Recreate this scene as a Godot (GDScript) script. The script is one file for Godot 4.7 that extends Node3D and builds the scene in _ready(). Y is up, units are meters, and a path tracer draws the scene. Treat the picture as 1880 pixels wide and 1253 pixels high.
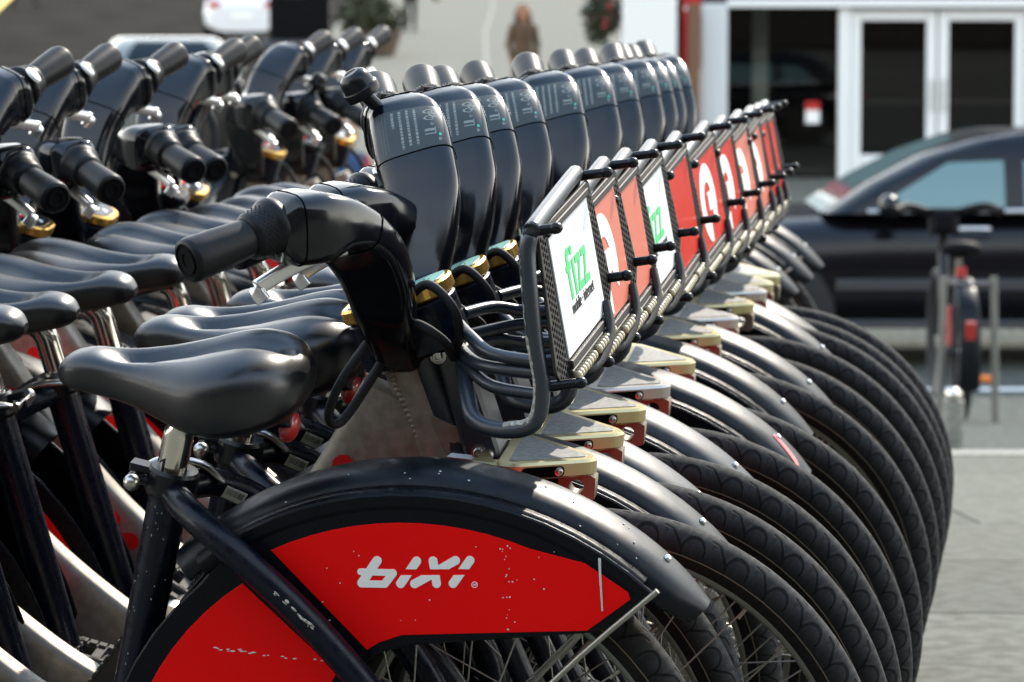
extends Node3D

const PITCH := 5.155
const EYE := 1.22
const RW := 0.328
const WB := 1.12
var M := {}
var used := {}
var rng := RandomNumberGenerator.new()

# ---------------------------------------------------------------- mesh collector
class G:
	var v := PackedVector3Array()
	var n := PackedVector3Array()
	var t := PackedVector2Array()
	var c := PackedColorArray()
	var ix := PackedInt32Array()
	var col := Color.WHITE

	func put(p: Vector3, nn: Vector3, u := Vector2.ZERO) -> int:
		v.append(p); n.append(nn); t.append(u); c.append(col)
		return v.size() - 1

	func tri(a: int, b: int, d: int) -> void:
		var rh := (v[b] - v[a]).cross(v[d] - v[a])
		if rh.dot(n[a] + n[b] + n[d]) > 0.0:
			ix.append(a); ix.append(d); ix.append(b)
		else:
			ix.append(a); ix.append(b); ix.append(d)

	# rings: Array of PackedVector3Array of one size; shut: ring closes; loop: last ring joins the first
	func loft(rings: Array, shut := true, cap := true, loop := false, us := 1.0, vs := 1.0, hint := Vector3.ZERO) -> void:
		var k: int = rings.size()
		var m: int = rings[0].size()
		var cols: int = m + 1 if shut else m
		var rows: int = k + 1 if loop else k
		var first := v.size()
		var flip := 1.0
		var mid: int = k / 2
		var score := 0.0
		for r in k:
			var ra: PackedVector3Array = rings[r]
			var r0: PackedVector3Array = rings[(r - 1 + k) % k if loop else maxi(r - 1, 0)]
			var r1: PackedVector3Array = rings[(r + 1) % k if loop else mini(r + 1, k - 1)]
			var way := Vector3.ZERO
			var area := Vector3.ZERO
			for j in m:
				way += r1[j] - r0[j]
				area += ra[j].cross(ra[(j + 1) % m])
			score += area.dot(way)
		if shut:
			flip = 1.0 if score >= 0.0 else -1.0
		for rr in rows:
			var r: int = rr % k
			var ra: PackedVector3Array = rings[r]
			var r0: PackedVector3Array = rings[(r - 1 + k) % k if loop else maxi(r - 1, 0)]
			var r1: PackedVector3Array = rings[(r + 1) % k if loop else mini(r + 1, k - 1)]
			for jj in cols:
				var j: int = jj % m
				var a: int = (j - 1 + m) % m if shut else maxi(j - 1, 0)
				var b: int = (j + 1) % m if shut else mini(j + 1, m - 1)
				var du: Vector3 = ra[b] - ra[a]
				var dv: Vector3 = r1[j] - r0[j]
				var nn := du.cross(dv)
				if nn.length_squared() < 1e-20:
					nn = (ra[j] - ra[(j + m / 2) % m]) * flip
				nn = nn.normalized() * flip
				if not shut and hint != Vector3.ZERO and nn.dot(hint) < 0.0:
					nn = -nn
				put(ra[j], nn, Vector2(us * rr / float(rows - 1), vs * jj / float(cols - 1)))
		for r in rows - 1:
			for j in cols - 1:
				var a := first + r * cols + j
				tri(a, a + 1, a + cols)
				tri(a + 1, a + cols + 1, a + cols)
		if cap and not loop and shut:
			for e in 2:
				var ra: PackedVector3Array = rings[0 if e == 0 else k - 1]
				var rb: PackedVector3Array = rings[1 if e == 0 else k - 2]
				var ca := Vector3.ZERO
				var cb := Vector3.ZERO
				for j in m:
					ca += ra[j] / m
					cb += rb[j] / m
				var nn := Vector3.ZERO
				for j in m:
					nn += (ra[j] - ca).cross(ra[(j + 1) % m] - ca)
				nn = nn.normalized()
				if nn.dot(ca - cb) < 0.0:
					nn = -nn
				var o := put(ca, nn)
				var s := v.size()
				for j in m:
					put(ra[j], nn)
				for j in m:
					tri(o, s + j, s + (j + 1) % m)

	func tube(pts: PackedVector3Array, rad, sides := 10, cap := true, loop := false, squash := 1.0, us := 1.0) -> void:
		var rings := []
		var k := pts.size()
		var e1 := Vector3.ZERO
		for i in k:
			var a := pts[(i - 1 + k) % k if loop else maxi(i - 1, 0)]
			var b := pts[(i + 1) % k if loop else mini(i + 1, k - 1)]
			var d := (b - a).normalized()
			if e1 == Vector3.ZERO:
				e1 = d.cross(Vector3.UP if absf(d.y) < 0.9 else Vector3.RIGHT)
			e1 = (e1 - d * d.dot(e1)).normalized()
			var e2 := d.cross(e1)
			var r: float = rad[i] if rad is Array or rad is PackedFloat32Array else rad
			var ring := PackedVector3Array()
			for j in sides:
				var w := TAU * j / sides
				ring.append(pts[i] + e1 * cos(w) * r + e2 * sin(w) * r * squash)
			rings.append(ring)
		loft(rings, true, cap, loop, us)

	func rod(a: Vector3, b: Vector3, r0: float, r1 := -1.0, sides := 10) -> void:
		tube(PackedVector3Array([a, b]), [r0, r0 if r1 < 0.0 else r1], sides)

	# profile: (radius, height) pairs turned round xf's y axis; sharp: each band keeps its edges
	func lathe(prof: PackedVector2Array, xf: Transform3D, seg := 20, sharp := false, cap := true) -> void:
		var rings := []
		for p in prof:
			var ring := PackedVector3Array()
			for j in seg:
				var w := TAU * j / seg
				ring.append(xf * Vector3(cos(w) * maxf(p.x, 1e-5), p.y, sin(w) * maxf(p.x, 1e-5)))
			rings.append(ring)
		if sharp:
			for i in rings.size() - 1:
				loft([rings[i], rings[i + 1]], true, false)
			if cap:
				for e in [0, rings.size() - 1]:
					flat(rings[e], (xf.basis.y * (-1.0 if e == 0 else 1.0)).normalized() * signf(prof[-1].y - prof[0].y))
		else:
			loft(rings, true, cap)

	func flat(ring: PackedVector3Array, nn: Vector3) -> void:
		var mid := Vector3.ZERO
		for p in ring:
			mid += p / ring.size()
		var o := put(mid, nn)
		for p in ring:
			put(p, nn)
		for j in ring.size():
			tri(o, o + 1 + j, o + 1 + (j + 1) % ring.size())

	func ball(at: Vector3, r: Vector3, b := Basis.IDENTITY, seg := 14) -> void:
		var prof := PackedVector2Array()
		for i in 9:
			var w := PI * i / 8.0 - PI / 2
			prof.append(Vector2(cos(w), sin(w)))
		lathe(prof, Transform3D(b * Basis.from_scale(r), at), seg, false, false)

	# outline in xf's xy plane, extruded along z by depth (centred); bevel pulls the rims in
	func prism(poly: PackedVector2Array, xf: Transform3D, depth: float, bevel := 0.0, uv0 := Vector2.ZERO, uv1 := Vector2.ONE) -> void:
		var p := poly
		if Geometry2D.is_polygon_clockwise(p):
			p = p.duplicate()
			p.reverse()
		var k := p.size()
		var tris := Geometry2D.triangulate_polygon(p)
		var inner := PackedVector2Array()
		for i in k:
			var a := (p[i] - p[(i - 1 + k) % k]).normalized()
			var b := (p[(i + 1) % k] - p[i]).normalized()
			var na := Vector2(-a.y, a.x)
			var nb := Vector2(-b.y, b.x)
			var mm := (na + nb).normalized()
			inner.append(p[i] + mm * bevel / maxf(mm.dot(na), 0.5))
		var lo := p[0]
		var hi := p[0]
		for q in p:
			lo = lo.min(q)
			hi = hi.max(q)
		var h := depth / 2
		for s in [-1.0, 1.0]:
			var nn: Vector3 = (xf.basis.z * s).normalized()
			var o := v.size()
			for q in inner:
				var f := (q - lo) / (hi - lo)
				put(xf * Vector3(q.x, q.y, h * s), nn, Vector2(lerpf(uv0.x, uv1.x, f.x), lerpf(uv1.y, uv0.y, f.y)))
			for i in range(0, tris.size(), 3):
				tri(o + tris[i], o + tris[i + 1], o + tris[i + 2])
		for i in k:
			var j := (i + 1) % k
			var e := p[j] - p[i]
			var nn := (xf.basis * Vector3(e.y, -e.x, 0)).normalized()
			var hb := h - bevel
			if hb > 1e-6:
				quad(xf * Vector3(p[i].x, p[i].y, -hb), xf * Vector3(p[j].x, p[j].y, -hb), xf * Vector3(p[j].x, p[j].y, hb), xf * Vector3(p[i].x, p[i].y, hb), nn)
			if bevel > 0.0:
				for s in [-1.0, 1.0]:
					quad(xf * Vector3(p[i].x, p[i].y, hb * s), xf * Vector3(p[j].x, p[j].y, hb * s), xf * Vector3(inner[j].x, inner[j].y, h * s), xf * Vector3(inner[i].x, inner[i].y, h * s), (nn + (xf.basis.z * s).normalized()).normalized())

	func quad(a: Vector3, b: Vector3, d: Vector3, e: Vector3, nn: Vector3) -> void:
		var o := put(a, nn, Vector2(0, 1))
		put(b, nn, Vector2(1, 1))
		put(d, nn, Vector2(1, 0))
		put(e, nn, Vector2(0, 0))
		tri(o, o + 1, o + 2)
		tri(o, o + 2, o + 3)

	func box(at: Vector3, size: Vector3, b := Basis.IDENTITY, bevel := 0.0) -> void:
		var x := size.x / 2
		var y := size.y / 2
		prism(PackedVector2Array([Vector2(-x, -y), Vector2(x, -y), Vector2(x, y), Vector2(-x, y)]), Transform3D(b, at), size.z, bevel)

	func mesh() -> ArrayMesh:
		var a := []
		a.resize(Mesh.ARRAY_MAX)
		a[Mesh.ARRAY_VERTEX] = v
		a[Mesh.ARRAY_NORMAL] = n
		a[Mesh.ARRAY_TEX_UV] = t
		a[Mesh.ARRAY_COLOR] = c
		a[Mesh.ARRAY_INDEX] = ix
		var m := ArrayMesh.new()
		m.add_surface_from_arrays(Mesh.PRIMITIVE_TRIANGLES, a)
		return m

# ---------------------------------------------------------------- scene helpers
func numbered(called: String) -> String:
	used[called] = used.get(called, -1) + 1
	return called if used[called] == 0 else "%s_%03d" % [called, used[called]]

func tag(o: Node3D, label: String, category: String, group := "") -> Node3D:
	o.set_meta("label", label)
	o.set_meta("category", category)
	if group != "":
		o.set_meta("group", group)
	return o

func part(parent: Node3D, called: String, g: G, m: Material, label := "") -> MeshInstance3D:
	var o := MeshInstance3D.new()
	o.name = called if parent != self else numbered(called)
	o.mesh = g.mesh()
	o.material_override = m
	if parent != self and parent.has_node(NodePath(called)):
		var i := 1
		while parent.has_node(NodePath("%s_%03d" % [called, i])):
			i += 1
		o.name = "%s_%03d" % [called, i]
	parent.add_child(o, true)
	if label != "":
		o.set_meta("label", label)
	return o

func again(parent: Node3D, called: String, mesh: Mesh, m: Material, xf := Transform3D()) -> MeshInstance3D:
	var o := MeshInstance3D.new()
	var nm := called
	var i := 1
	while parent.has_node(NodePath(nm)):
		nm = "%s_%03d" % [called, i]
		i += 1
	o.name = nm
	o.mesh = mesh
	o.material_override = m
	o.transform = xf
	parent.add_child(o, true)
	return o

func thing(called: String, label: String, category: String, at: Vector3, group := "") -> Node3D:
	var o := Node3D.new()
	o.name = numbered(called)
	o.position = at
	add_child(o, true)
	tag(o, label, category, group)
	return o

func struct(called: String, g: G, m: Material) -> MeshInstance3D:
	var o := part(self, called, g, m)
	o.set_meta("kind", "structure")
	return o

func curve(pts: Array, per := 6, loop := false) -> PackedVector3Array:
	var out := PackedVector3Array()
	var k := pts.size()
	for i in (k if loop else k - 1):
		var a: Vector3 = pts[(i - 1 + k) % k if loop else maxi(i - 1, 0)]
		var b: Vector3 = pts[i]
		var d: Vector3 = pts[(i + 1) % k]
		var e: Vector3 = pts[(i + 2) % k if loop else mini(i + 2, k - 1)]
		for s in per:
			out.append(b.cubic_interpolate(d, a, e, s / float(per)))
	if not loop:
		out.append(pts[k - 1])
	return out

func ramp(keys: Array, count: int) -> Array:
	var out := []
	for i in count:
		var f := (keys.size() - 1) * i / float(count - 1)
		var j := mini(int(f), keys.size() - 2)
		out.append(lerpf(keys[j], keys[j + 1], smoothstep(0.0, 1.0, f - j) * 0.3 + (f - j) * 0.7))
	return out

func face(y: Vector3, x := Vector3.RIGHT) -> Basis:
	var yy := y.normalized()
	var xx := (x - yy * yy.dot(x)).normalized()
	return Basis(xx, yy, xx.cross(yy))

func words(parent: Node3D, called: String, text: String, size: float, xf: Transform3D, m: Material, bold := true, depth := 0.0006) -> MeshInstance3D:
	var f := SystemFont.new()
	f.font_names = PackedStringArray(["Droid Sans"])
	f.font_weight = 700 if bold else 400
	var t := TextMesh.new()
	t.font = f
	t.text = text
	t.font_size = 32
	t.pixel_size = size / 32.0
	t.depth = depth
	t.curve_step = 1.5
	return again(parent, called, t, m, xf)

func lin(r: float, g: float, b: float) -> Color:
	return Color(r, g, b).linear_to_srgb()

func mat(key: String, col: Color, rough: float, metal := 0.0, spec := 0.5) -> StandardMaterial3D:
	var m := StandardMaterial3D.new()
	m.resource_name = key
	m.albedo_color = col
	m.roughness = rough
	m.metallic = metal
	m.metallic_specular = spec
	M[key] = m
	return m

func noise(freq: float, seed_: int, lo: Color, hi: Color, octaves := 4, size := 512, mid := 0.5) -> NoiseTexture2D:
	var f := FastNoiseLite.new()
	f.seed = seed_
	f.noise_type = FastNoiseLite.TYPE_SIMPLEX
	f.frequency = freq
	f.fractal_octaves = octaves
	var t := NoiseTexture2D.new()
	t.width = size
	t.height = size
	t.seamless = true
	t.noise = f
	var g := Gradient.new()
	g.offsets = PackedFloat32Array([maxf(mid - 0.3, 0.0), minf(mid + 0.3, 1.0)])
	g.colors = PackedColorArray([lo, hi])
	t.color_ramp = g
	return t

func tri_map(m: StandardMaterial3D, scale: float, world := false) -> void:
	m.uv1_triplanar = true
	m.uv1_world_triplanar = world
	m.uv1_scale = Vector3.ONE * scale

# ---------------------------------------------------------------- drawn prints
func disc_img(im: Image, cx: float, cy: float, r: float, col: Color, hole := 0.0) -> void:
	for y in range(maxi(int(cy - r), 0), mini(int(cy + r) + 1, im.get_height())):
		for x in range(maxi(int(cx - r), 0), mini(int(cx + r) + 1, im.get_width())):
			var d := Vector2(x - cx, y - cy).length()
			if d <= r and d >= hole:
				im.set_pixel(x, y, col)

func line_img(im: Image, a: Vector2, b: Vector2, w: float, col: Color) -> void:
	var steps := int(a.distance_to(b)) + 1
	for i in steps + 1:
		var p := a.lerp(b, i / float(steps))
		disc_img(im, p.x, p.y, w, col)

func sticker_img() -> Image:
	var im := Image.create(256, 224, false, Image.FORMAT_RGB8)
	im.fill(Color(0.2, 0.22, 0.21))
	var w := Color(0.5, 0.52, 0.49)
	var r := RandomNumberGenerator.new()
	r.seed = 4
	var yy := 96
	for row in 8:
		if row == 4:
			yy += 8
		var x := 16
		var stop: int = [232, 226, 236, 120, 228, 236, 222, 100][row]
		while x < stop:
			var l := r.randi_range(5, 17)
			im.fill_rect(Rect2i(x, yy, mini(l, stop - x), 5 if row < 4 else 3), w if row < 4 else w * 0.7)
			x += l + 4
		yy += 14
	# bicycle, arrow and stand
	disc_img(im, 46, 66, 17, w, 13.0)
	disc_img(im, 92, 66, 17, w, 13.0)
	for s in [[46, 66, 62, 44], [62, 44, 86, 44], [86, 44, 70, 66], [70, 66, 46, 66], [70, 66, 60, 38], [54, 38, 66, 38], [92, 66, 84, 36], [84, 36, 92, 34]]:
		line_img(im, Vector2(s[0], s[1]), Vector2(s[2], s[3]), 1.6, w)
	line_img(im, Vector2(122, 60), Vector2(140, 60), 2, w)
	line_img(im, Vector2(140, 60), Vector2(132, 52), 2, w)
	line_img(im, Vector2(140, 60), Vector2(132, 68), 2, w)
	im.fill_rect(Rect2i(152, 46, 40, 5), w)
	im.fill_rect(Rect2i(186, 46, 6, 38), w)
	im.fill_rect(Rect2i(160, 52, 14, 32), w)
	disc_img(im, 196, 26, 9, Color(0.25, 0.75, 0.6))
	disc_img(im, 222, 24, 8, w, 4.0)
	im.fill_rect(Rect2i(214, 26, 17, 12), w)
	return im

func label_img() -> Image:
	var im := Image.create(128, 72, false, Image.FORMAT_RGB8)
	im.fill(Color(0.86, 0.87, 0.8))
	var r := RandomNumberGenerator.new()
	r.seed = 11
	var x := 12
	while x < 114:
		var w := r.randi_range(1, 4)
		im.fill_rect(Rect2i(x, 12, w, 34), Color(0.08, 0.08, 0.08))
		x += w + r.randi_range(2, 4)
	return im

func screen_img() -> Image:
	var im := Image.create(192, 128, false, Image.FORMAT_RGB8)
	var r := RandomNumberGenerator.new()
	r.seed = 3
	im.fill(Color(0.16, 0.16, 0.17))
	for i in 500:
		var g := r.randf_range(0.22, 0.42)
		im.set_pixel(r.randi_range(0, 191), r.randi_range(0, 127), Color(g, g, g))
	for y in 128:   # mint window at the front end
		for x in range(112, 192):
			if Vector2((x - 176) / 58.0, (y - 64) / 46.0).length() < 1.0:
				im.set_pixel(x, y, Color(0.62, 0.8, 0.74))
	for s in [[150, 52], [160, 60], [150, 78]]:
		im.fill_rect(Rect2i(s[0], s[1], 4, 8), Color(0.1, 0.1, 0.1))
	disc_img(im, 88, 64, 30, Color(0.95, 0.12, 0.04), 17.0)
	disc_img(im, 88, 64, 19, Color(0.86, 0.86, 0.84), 9.0)
	im.fill_rect(Rect2i(80, 60, 34, 9), Color(0.86, 0.86, 0.84))
	im.fill_rect(Rect2i(36, 48, 11, 24), Color(0.9, 0.9, 0.88))
	im.fill_rect(Rect2i(42, 44, 11, 8), Color(0.9, 0.9, 0.88))
	disc_img(im, 20, 70, 7, Color(0.9, 0.9, 0.88))
	line_img(im, Vector2(14, 58), Vector2(26, 74), 4, Color(0.9, 0.9, 0.88))
	return im

func tyre_imgs() -> Array:
	var w := 256
	var h := 256
	var hi := Image.create(w, h, false, Image.FORMAT_RGB8)
	hi.fill(Color(0.7, 0.7, 0.7))
	var deep := Color(0.1, 0.1, 0.1)
	# one repeat: scallops either side of the crown (v = 0.5), wavy sipes on the crown
	for side in [-1.0, 1.0]:
		var sh := 0.0 if side < 0 else 128.0
		for ox in [-256, 0, 256]:
			var cx: float = 80 + sh + ox
			var last := Vector2.ZERO
			for i in 17:
				var a := PI * i / 16.0
				var p := Vector2(cx - cos(a) * 62, 128 + side * (56 - sin(a) * 30))
				if i > 0:
					line_img(hi, last, p, 4.2, deep)
				last = p
			line_img(hi, Vector2(cx + 62, 128 + side * 56), Vector2(cx + 92, 128 + side * 42), 4.0, deep)
			line_img(hi, Vector2(cx + 92, 128 + side * 42), Vector2(cx + 132, 128 + side * 22), 3.6, deep)
			line_img(hi, Vector2(cx + 132, 128 + side * 22), Vector2(cx + 180, 128 + side * 18), 3.0, deep)
			line_img(hi, Vector2(cx + 112, 128 + side * 6), Vector2(cx + 146, 128 + side * 2), 2.6, deep)
			line_img(hi, Vector2(cx + 62, 128 + side * 56), Vector2(cx + 58, 128 + side * 78), 4.0, deep)
	var nm := Image.create(w, h, false, Image.FORMAT_RGB8)
	nm.copy_from(hi)
	nm.bump_map_to_normal_map(6.0)
	var al := Image.create(w, h, false, Image.FORMAT_RGB8)
	var f := FastNoiseLite.new()
	f.seed = 8
	f.frequency = 0.02
	f.fractal_octaves = 5
	for y in h:
		for x in w:
			var d := hi.get_pixel(x, y).r
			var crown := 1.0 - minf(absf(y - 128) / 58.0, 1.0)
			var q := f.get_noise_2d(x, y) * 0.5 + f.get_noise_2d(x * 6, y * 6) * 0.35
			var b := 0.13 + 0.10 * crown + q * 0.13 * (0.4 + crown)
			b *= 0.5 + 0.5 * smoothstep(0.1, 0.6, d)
			al.set_pixel(x, y, Color(b * 1.0, b * 1.0, b * 0.99))
	return [al, nm]

func tex(im: Image) -> ImageTexture:
	im.generate_mipmaps()
	return ImageTexture.create_from_image(im)

func materials() -> void:
	var m: StandardMaterial3D
	m = mat("housing_plastic", lin(0.004, 0.005, 0.007), 0.2, 0.0, 0.5)
	m.roughness = 1.0
	m.roughness_texture = noise(0.012, 5, Color(0.09, 0.09, 0.09), Color(0.26, 0.26, 0.26), 5, 512, 0.6)
	m.uv1_triplanar = true
	m.uv1_scale = Vector3.ONE * 4
	m = mat("grip_rubber", lin(0.008, 0.009, 0.010), 0.42, 0.0, 0.3)
	m = mat("grip_dark", lin(0.004, 0.004, 0.005), 0.6, 0.0, 0.25)
	m = mat("frame_paint", lin(0.003, 0.005, 0.011), 0.26, 0.0, 0.36)
	m.roughness = 1.0
	m.roughness_texture = noise(0.02, 6, Color(0.2, 0.2, 0.2), Color(0.45, 0.45, 0.45), 5)
	tri_map(m, 5)
	m = mat("rack_paint", lin(0.018, 0.026, 0.036), 0.36, 0.0, 0.6)
	m = mat("cover_plastic", lin(0.003, 0.004, 0.006), 0.33, 0.0, 0.28)
	m.roughness = 1.0
	m.roughness_texture = noise(0.03, 9, Color(0.25, 0.25, 0.25), Color(0.55, 0.55, 0.55), 5)
	tri_map(m, 5)
	m = mat("fender_plastic", lin(0.005, 0.008, 0.011), 0.3, 0.0, 0.33)
	m.roughness = 1.0
	m.roughness_texture = noise(0.015, 10, Color(0.3, 0.3, 0.3), Color(0.5, 0.5, 0.5), 5)
	m.albedo_texture = noise(0.02, 12, Color(0.8, 0.8, 0.8), Color(1, 1, 1), 5)
	tri_map(m, 4)
	m = mat("fender_grey", lin(0.05, 0.058, 0.068), 0.45, 0.0, 0.3)
	m.albedo_texture = noise(0.02, 13, Color(0.7, 0.72, 0.74), Color(1, 1, 1), 5)
	tri_map(m, 4)
	m = mat("seat_vinyl", lin(0.002, 0.003, 0.004), 0.34, 0.0, 0.58)
	m.normal_enabled = true
	m.normal_texture = noise_normal(0.12, 21)
	m.normal_scale = 0.12
	tri_map(m, 9)
	m = mat("aluminium", lin(0.33, 0.30, 0.25), 0.45, 0.5)
	m.roughness = 1.0
	m.roughness_texture = noise(0.03, 14, Color(0.42, 0.42, 0.42), Color(0.62, 0.62, 0.62), 5)
	m.albedo_texture = noise(0.014, 15, Color(0.88, 0.87, 0.85), Color(1, 1, 1), 5)
	tri_map(m, 5)
	mat("polished", lin(0.72, 0.68, 0.6), 0.14, 1.0)
	mat("lever_metal", lin(0.8, 0.8, 0.78), 0.3, 0.8)
	mat("steel", lin(0.5, 0.48, 0.44), 0.3, 1.0)
	mat("dull_steel", lin(0.34, 0.33, 0.29), 0.45, 0.9)
	mat("rim_metal", lin(0.36, 0.36, 0.31), 0.35, 0.85)
	m = mat("red_vinyl", lin(0.86, 0.0015, 0.0015), 0.36, 0.0, 0.28)
	m.roughness = 1.0
	m.roughness_texture = noise(0.01, 30, Color(0.4, 0.4, 0.4), Color(0.6, 0.6, 0.6), 5)
	tri_map(m, 4)
	mat("red_print", lin(0.62, 0.01, 0.01), 0.45)
	mat("white_print", lin(0.9, 0.9, 0.87), 0.5)
	mat("white_sign", lin(0.86, 0.87, 0.85), 0.3)
	mat("red_sign", lin(0.70, 0.045, 0.025), 0.2, 0.0, 0.8)
	mat("glare_sign", lin(0.72, 0.20, 0.13), 0.25, 0.0, 0.7)  # paler red, with the glare on the plates put into the colour
	mat("green_print", lin(0.05, 0.52, 0.16), 0.5)
	mat("black_print", lin(0.012, 0.012, 0.012), 0.5)
	mat("plate_grey", lin(0.03, 0.028, 0.026), 0.5, 0.0, 0.3)
	mat("hole_black", lin(0.002, 0.002, 0.002), 0.95, 0.0, 0.1)
	mat("gold", lin(0.86, 0.5, 0.12), 0.27, 0.9)
	mat("black_ring", lin(0.004, 0.005, 0.007), 0.3, 0.0, 0.4)
	mat("dock_gold", lin(0.55, 0.47, 0.25), 0.33, 0.85)
	mat("dock_lug", lin(0.17, 0.13, 0.085), 0.5, 0.35)
	mat("dock_silver", lin(0.5, 0.47, 0.42), 0.32, 0.85)
	m = mat("dock_inlay", lin(0.26, 0.26, 0.25), 0.45, 0.4)
	m.albedo_texture = noise(0.02, 33, Color(0.82, 0.82, 0.82), Color(1, 1, 1), 5)
	tri_map(m, 8)
	m = mat("chips", lin(0.62, 0.61, 0.55), 0.6)
	m.albedo_texture = noise(0.03, 34, Color(0.55, 0.54, 0.5), Color(1, 1, 1), 4)
	tri_map(m, 10)
	mat("dropping", lin(0.6, 0.62, 0.6), 0.7)
	m = mat("led_lens", lin(0.36, 0.30, 0.15), 0.15)
	m.clearcoat_enabled = true
	m = mat("tail_lens", lin(0.45, 0.01, 0.005), 0.12)
	m.clearcoat_enabled = true
	mat("tan_stripe", lin(0.13, 0.10, 0.065), 0.5)
	mat("cable_black", lin(0.008, 0.008, 0.009), 0.75)
	m = mat("pedal_rubber", lin(0.04, 0.036, 0.03), 0.75)
	mat("orange_lens", lin(0.8, 0.22, 0.02), 0.25)
	var ty := tyre_imgs()
	m = mat("tyre_rubber", Color.WHITE, 0.8, 0.0, 0.22)
	m.albedo_texture = tex(ty[0])
	m.normal_enabled = true
	m.normal_texture = tex(ty[1])
	m.normal_scale = 1.0
	m.uv1_scale = Vector3(36, 1, 1)
	m = mat("sticker", Color.WHITE, 0.35)
	m.albedo_texture = tex(sticker_img())
	m = mat("bar_label", Color.WHITE, 0.5)
	m.albedo_texture = tex(label_img())
	m = mat("screen_print", Color.WHITE, 0.25)
	m.albedo_texture = tex(screen_img())

func noise_normal(freq: float, seed_: int) -> NoiseTexture2D:
	var f := FastNoiseLite.new()
	f.seed = seed_
	f.frequency = freq
	f.fractal_octaves = 3
	var t := NoiseTexture2D.new()
	t.width = 512
	t.height = 512
	t.seamless = true
	t.noise = f
	t.as_normal_map = true
	t.bump_strength = 4.0
	return t

# ---------------------------------------------------------------- the bicycle (x forward from the rear axle, y up, z to its right)
func arc(r: float, a0: float, a1: float, k: int, c := Vector2(0, RW)) -> Array:
	var out := []
	for i in k + 1:
		var w := deg_to_rad(lerpf(a0, a1, i / float(k)))
		out.append(c + Vector2(cos(w), sin(w)) * r)
	return out

func rel(p: Array) -> Array:
	var out := []
	for q in p:
		out.append(Vector2(q[0], q[1] + RW))
	return out

func fender(r: float, a0: float, a1: float, wide: float, skirt: float) -> G:
	var g := G.new()
	var rings := []
	var k := 40
	for i in k + 1:
		var f := i / float(k)
		var w := deg_to_rad(lerpf(a0, a1, f))
		var out := Vector3(cos(w), sin(w), 0)
		var tip := sqrt(clampf((1.0 - f) * k / 3.2, 0.0, 1.0) * (2.0 - clampf((1.0 - f) * k / 3.2, 0.0, 1.0)))
		tip = maxf(tip, 0.5)
		var ring := PackedVector3Array()
		for s in 2:
			for j in 13:
				var u := (j if s == 0 else 12 - j) / 12.0 * 2.0 - 1.0
				var z := wide * sin(u * PI / 2) * tip
				var dip := skirt * pow(absf(u), 2.6) * (0.4 + 0.6 * tip)
				var rr := r - dip - (0.0035 if s == 1 else 0.0)
				ring.append(Vector3(0, RW, 0) + out * rr + Vector3(0, 0, z * (0.95 if s == 1 else 1.0)))
		rings.append(ring)
	g.loft(rings)
	return g

func wheel(b: Node3D, called: String, x: float, dynamo := false) -> void:
	var g := G.new()
	var rings := []
	for i in 72:   # rim
		var w := TAU * i / 72.0
		var o := Vector3(cos(w), sin(w), 0)
		var ring := PackedVector3Array()
		for p in [[0.302, -0.012], [0.302, 0.012], [0.292, 0.0145], [0.281, 0.0125], [0.276, 0.006], [0.275, 0.0], [0.276, -0.006], [0.281, -0.0125], [0.292, -0.0145]]:
			ring.append(o * p[0] + Vector3(0, 0, p[1]))
		rings.append(ring)
	g.loft(rings, true, false, true)
	var rim := part(b, called, g, M.rim_metal)
	rim.position = Vector3(x, RW, 0)
	g = G.new()
	rings = []
	for i in 96:
		var w := TAU * i / 96.0
		var o := Vector3(cos(w), sin(w), 0)
		var ring := PackedVector3Array()
		for j in 20:   # starts at the bead so that the crown is at v = 0.5
			var a := TAU * j / 20.0 + PI
			ring.append(o * (0.3045 + 0.0235 * cos(a)) + Vector3(0, 0, 0.0245 * sin(a)))
		rings.append(ring)
	g.loft(rings, true, false, true)
	part(rim, "tyre", g, M.tyre_rubber)
	g = G.new()
	for s in [-1.0, 1.0]:
		rings = []
		for i in 72:
			var w := TAU * i / 72.0
			var o := Vector3(cos(w), sin(w), 0)
			rings.append(PackedVector3Array([o * 0.3000 + Vector3(0, 0, 0.0237 * s), o * 0.3015 + Vector3(0, 0, 0.0243 * s), o * 0.3015 + Vector3(0, 0, 0.0250 * s), o * 0.3000 + Vector3(0, 0, 0.0247 * s)]))
		g.loft(rings, true, false, true)
	part(rim, "reflective_band", g, M.tan_stripe)
	g = G.new()
	var hub := 0.045 if dynamo else 0.03
	g.lathe(PackedVector2Array([Vector2(0.012, -0.05), Vector2(0.012, -0.036), Vector2(hub, -0.032), Vector2(hub, -0.026), Vector2(hub * 0.7, -0.02), Vector2(hub * 0.7, 0.02), Vector2(hub, 0.026), Vector2(hub, 0.032), Vector2(0.012, 0.036), Vector2(0.012, 0.05)]), Transform3D(Basis(Vector3.RIGHT, PI / 2), Vector3.ZERO), 20, true)
	part(rim, "hub", g, M.dull_steel)
	g = G.new()
	for i in 28:
		var w := TAU * i / 28.0
		var s := 1.0 if i % 2 == 0 else -1.0
		var lean := (0.75 if (i / 2) % 2 == 0 else -0.75)
		g.rod(Vector3(cos(w + lean) * hub, sin(w + lean) * hub, 0.028 * s), Vector3(cos(w) * 0.278, sin(w) * 0.278, 0.004 * s), 0.0011, 0.0011, 5)
		g.rod(Vector3(cos(w) * 0.262, sin(w) * 0.262, 0.0055 * s), Vector3(cos(w) * 0.278, sin(w) * 0.278, 0.004 * s), 0.0024, 0.0024, 6)
	part(rim, "spokes", g, M.dull_steel).set_meta("kind", "stuff")

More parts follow.
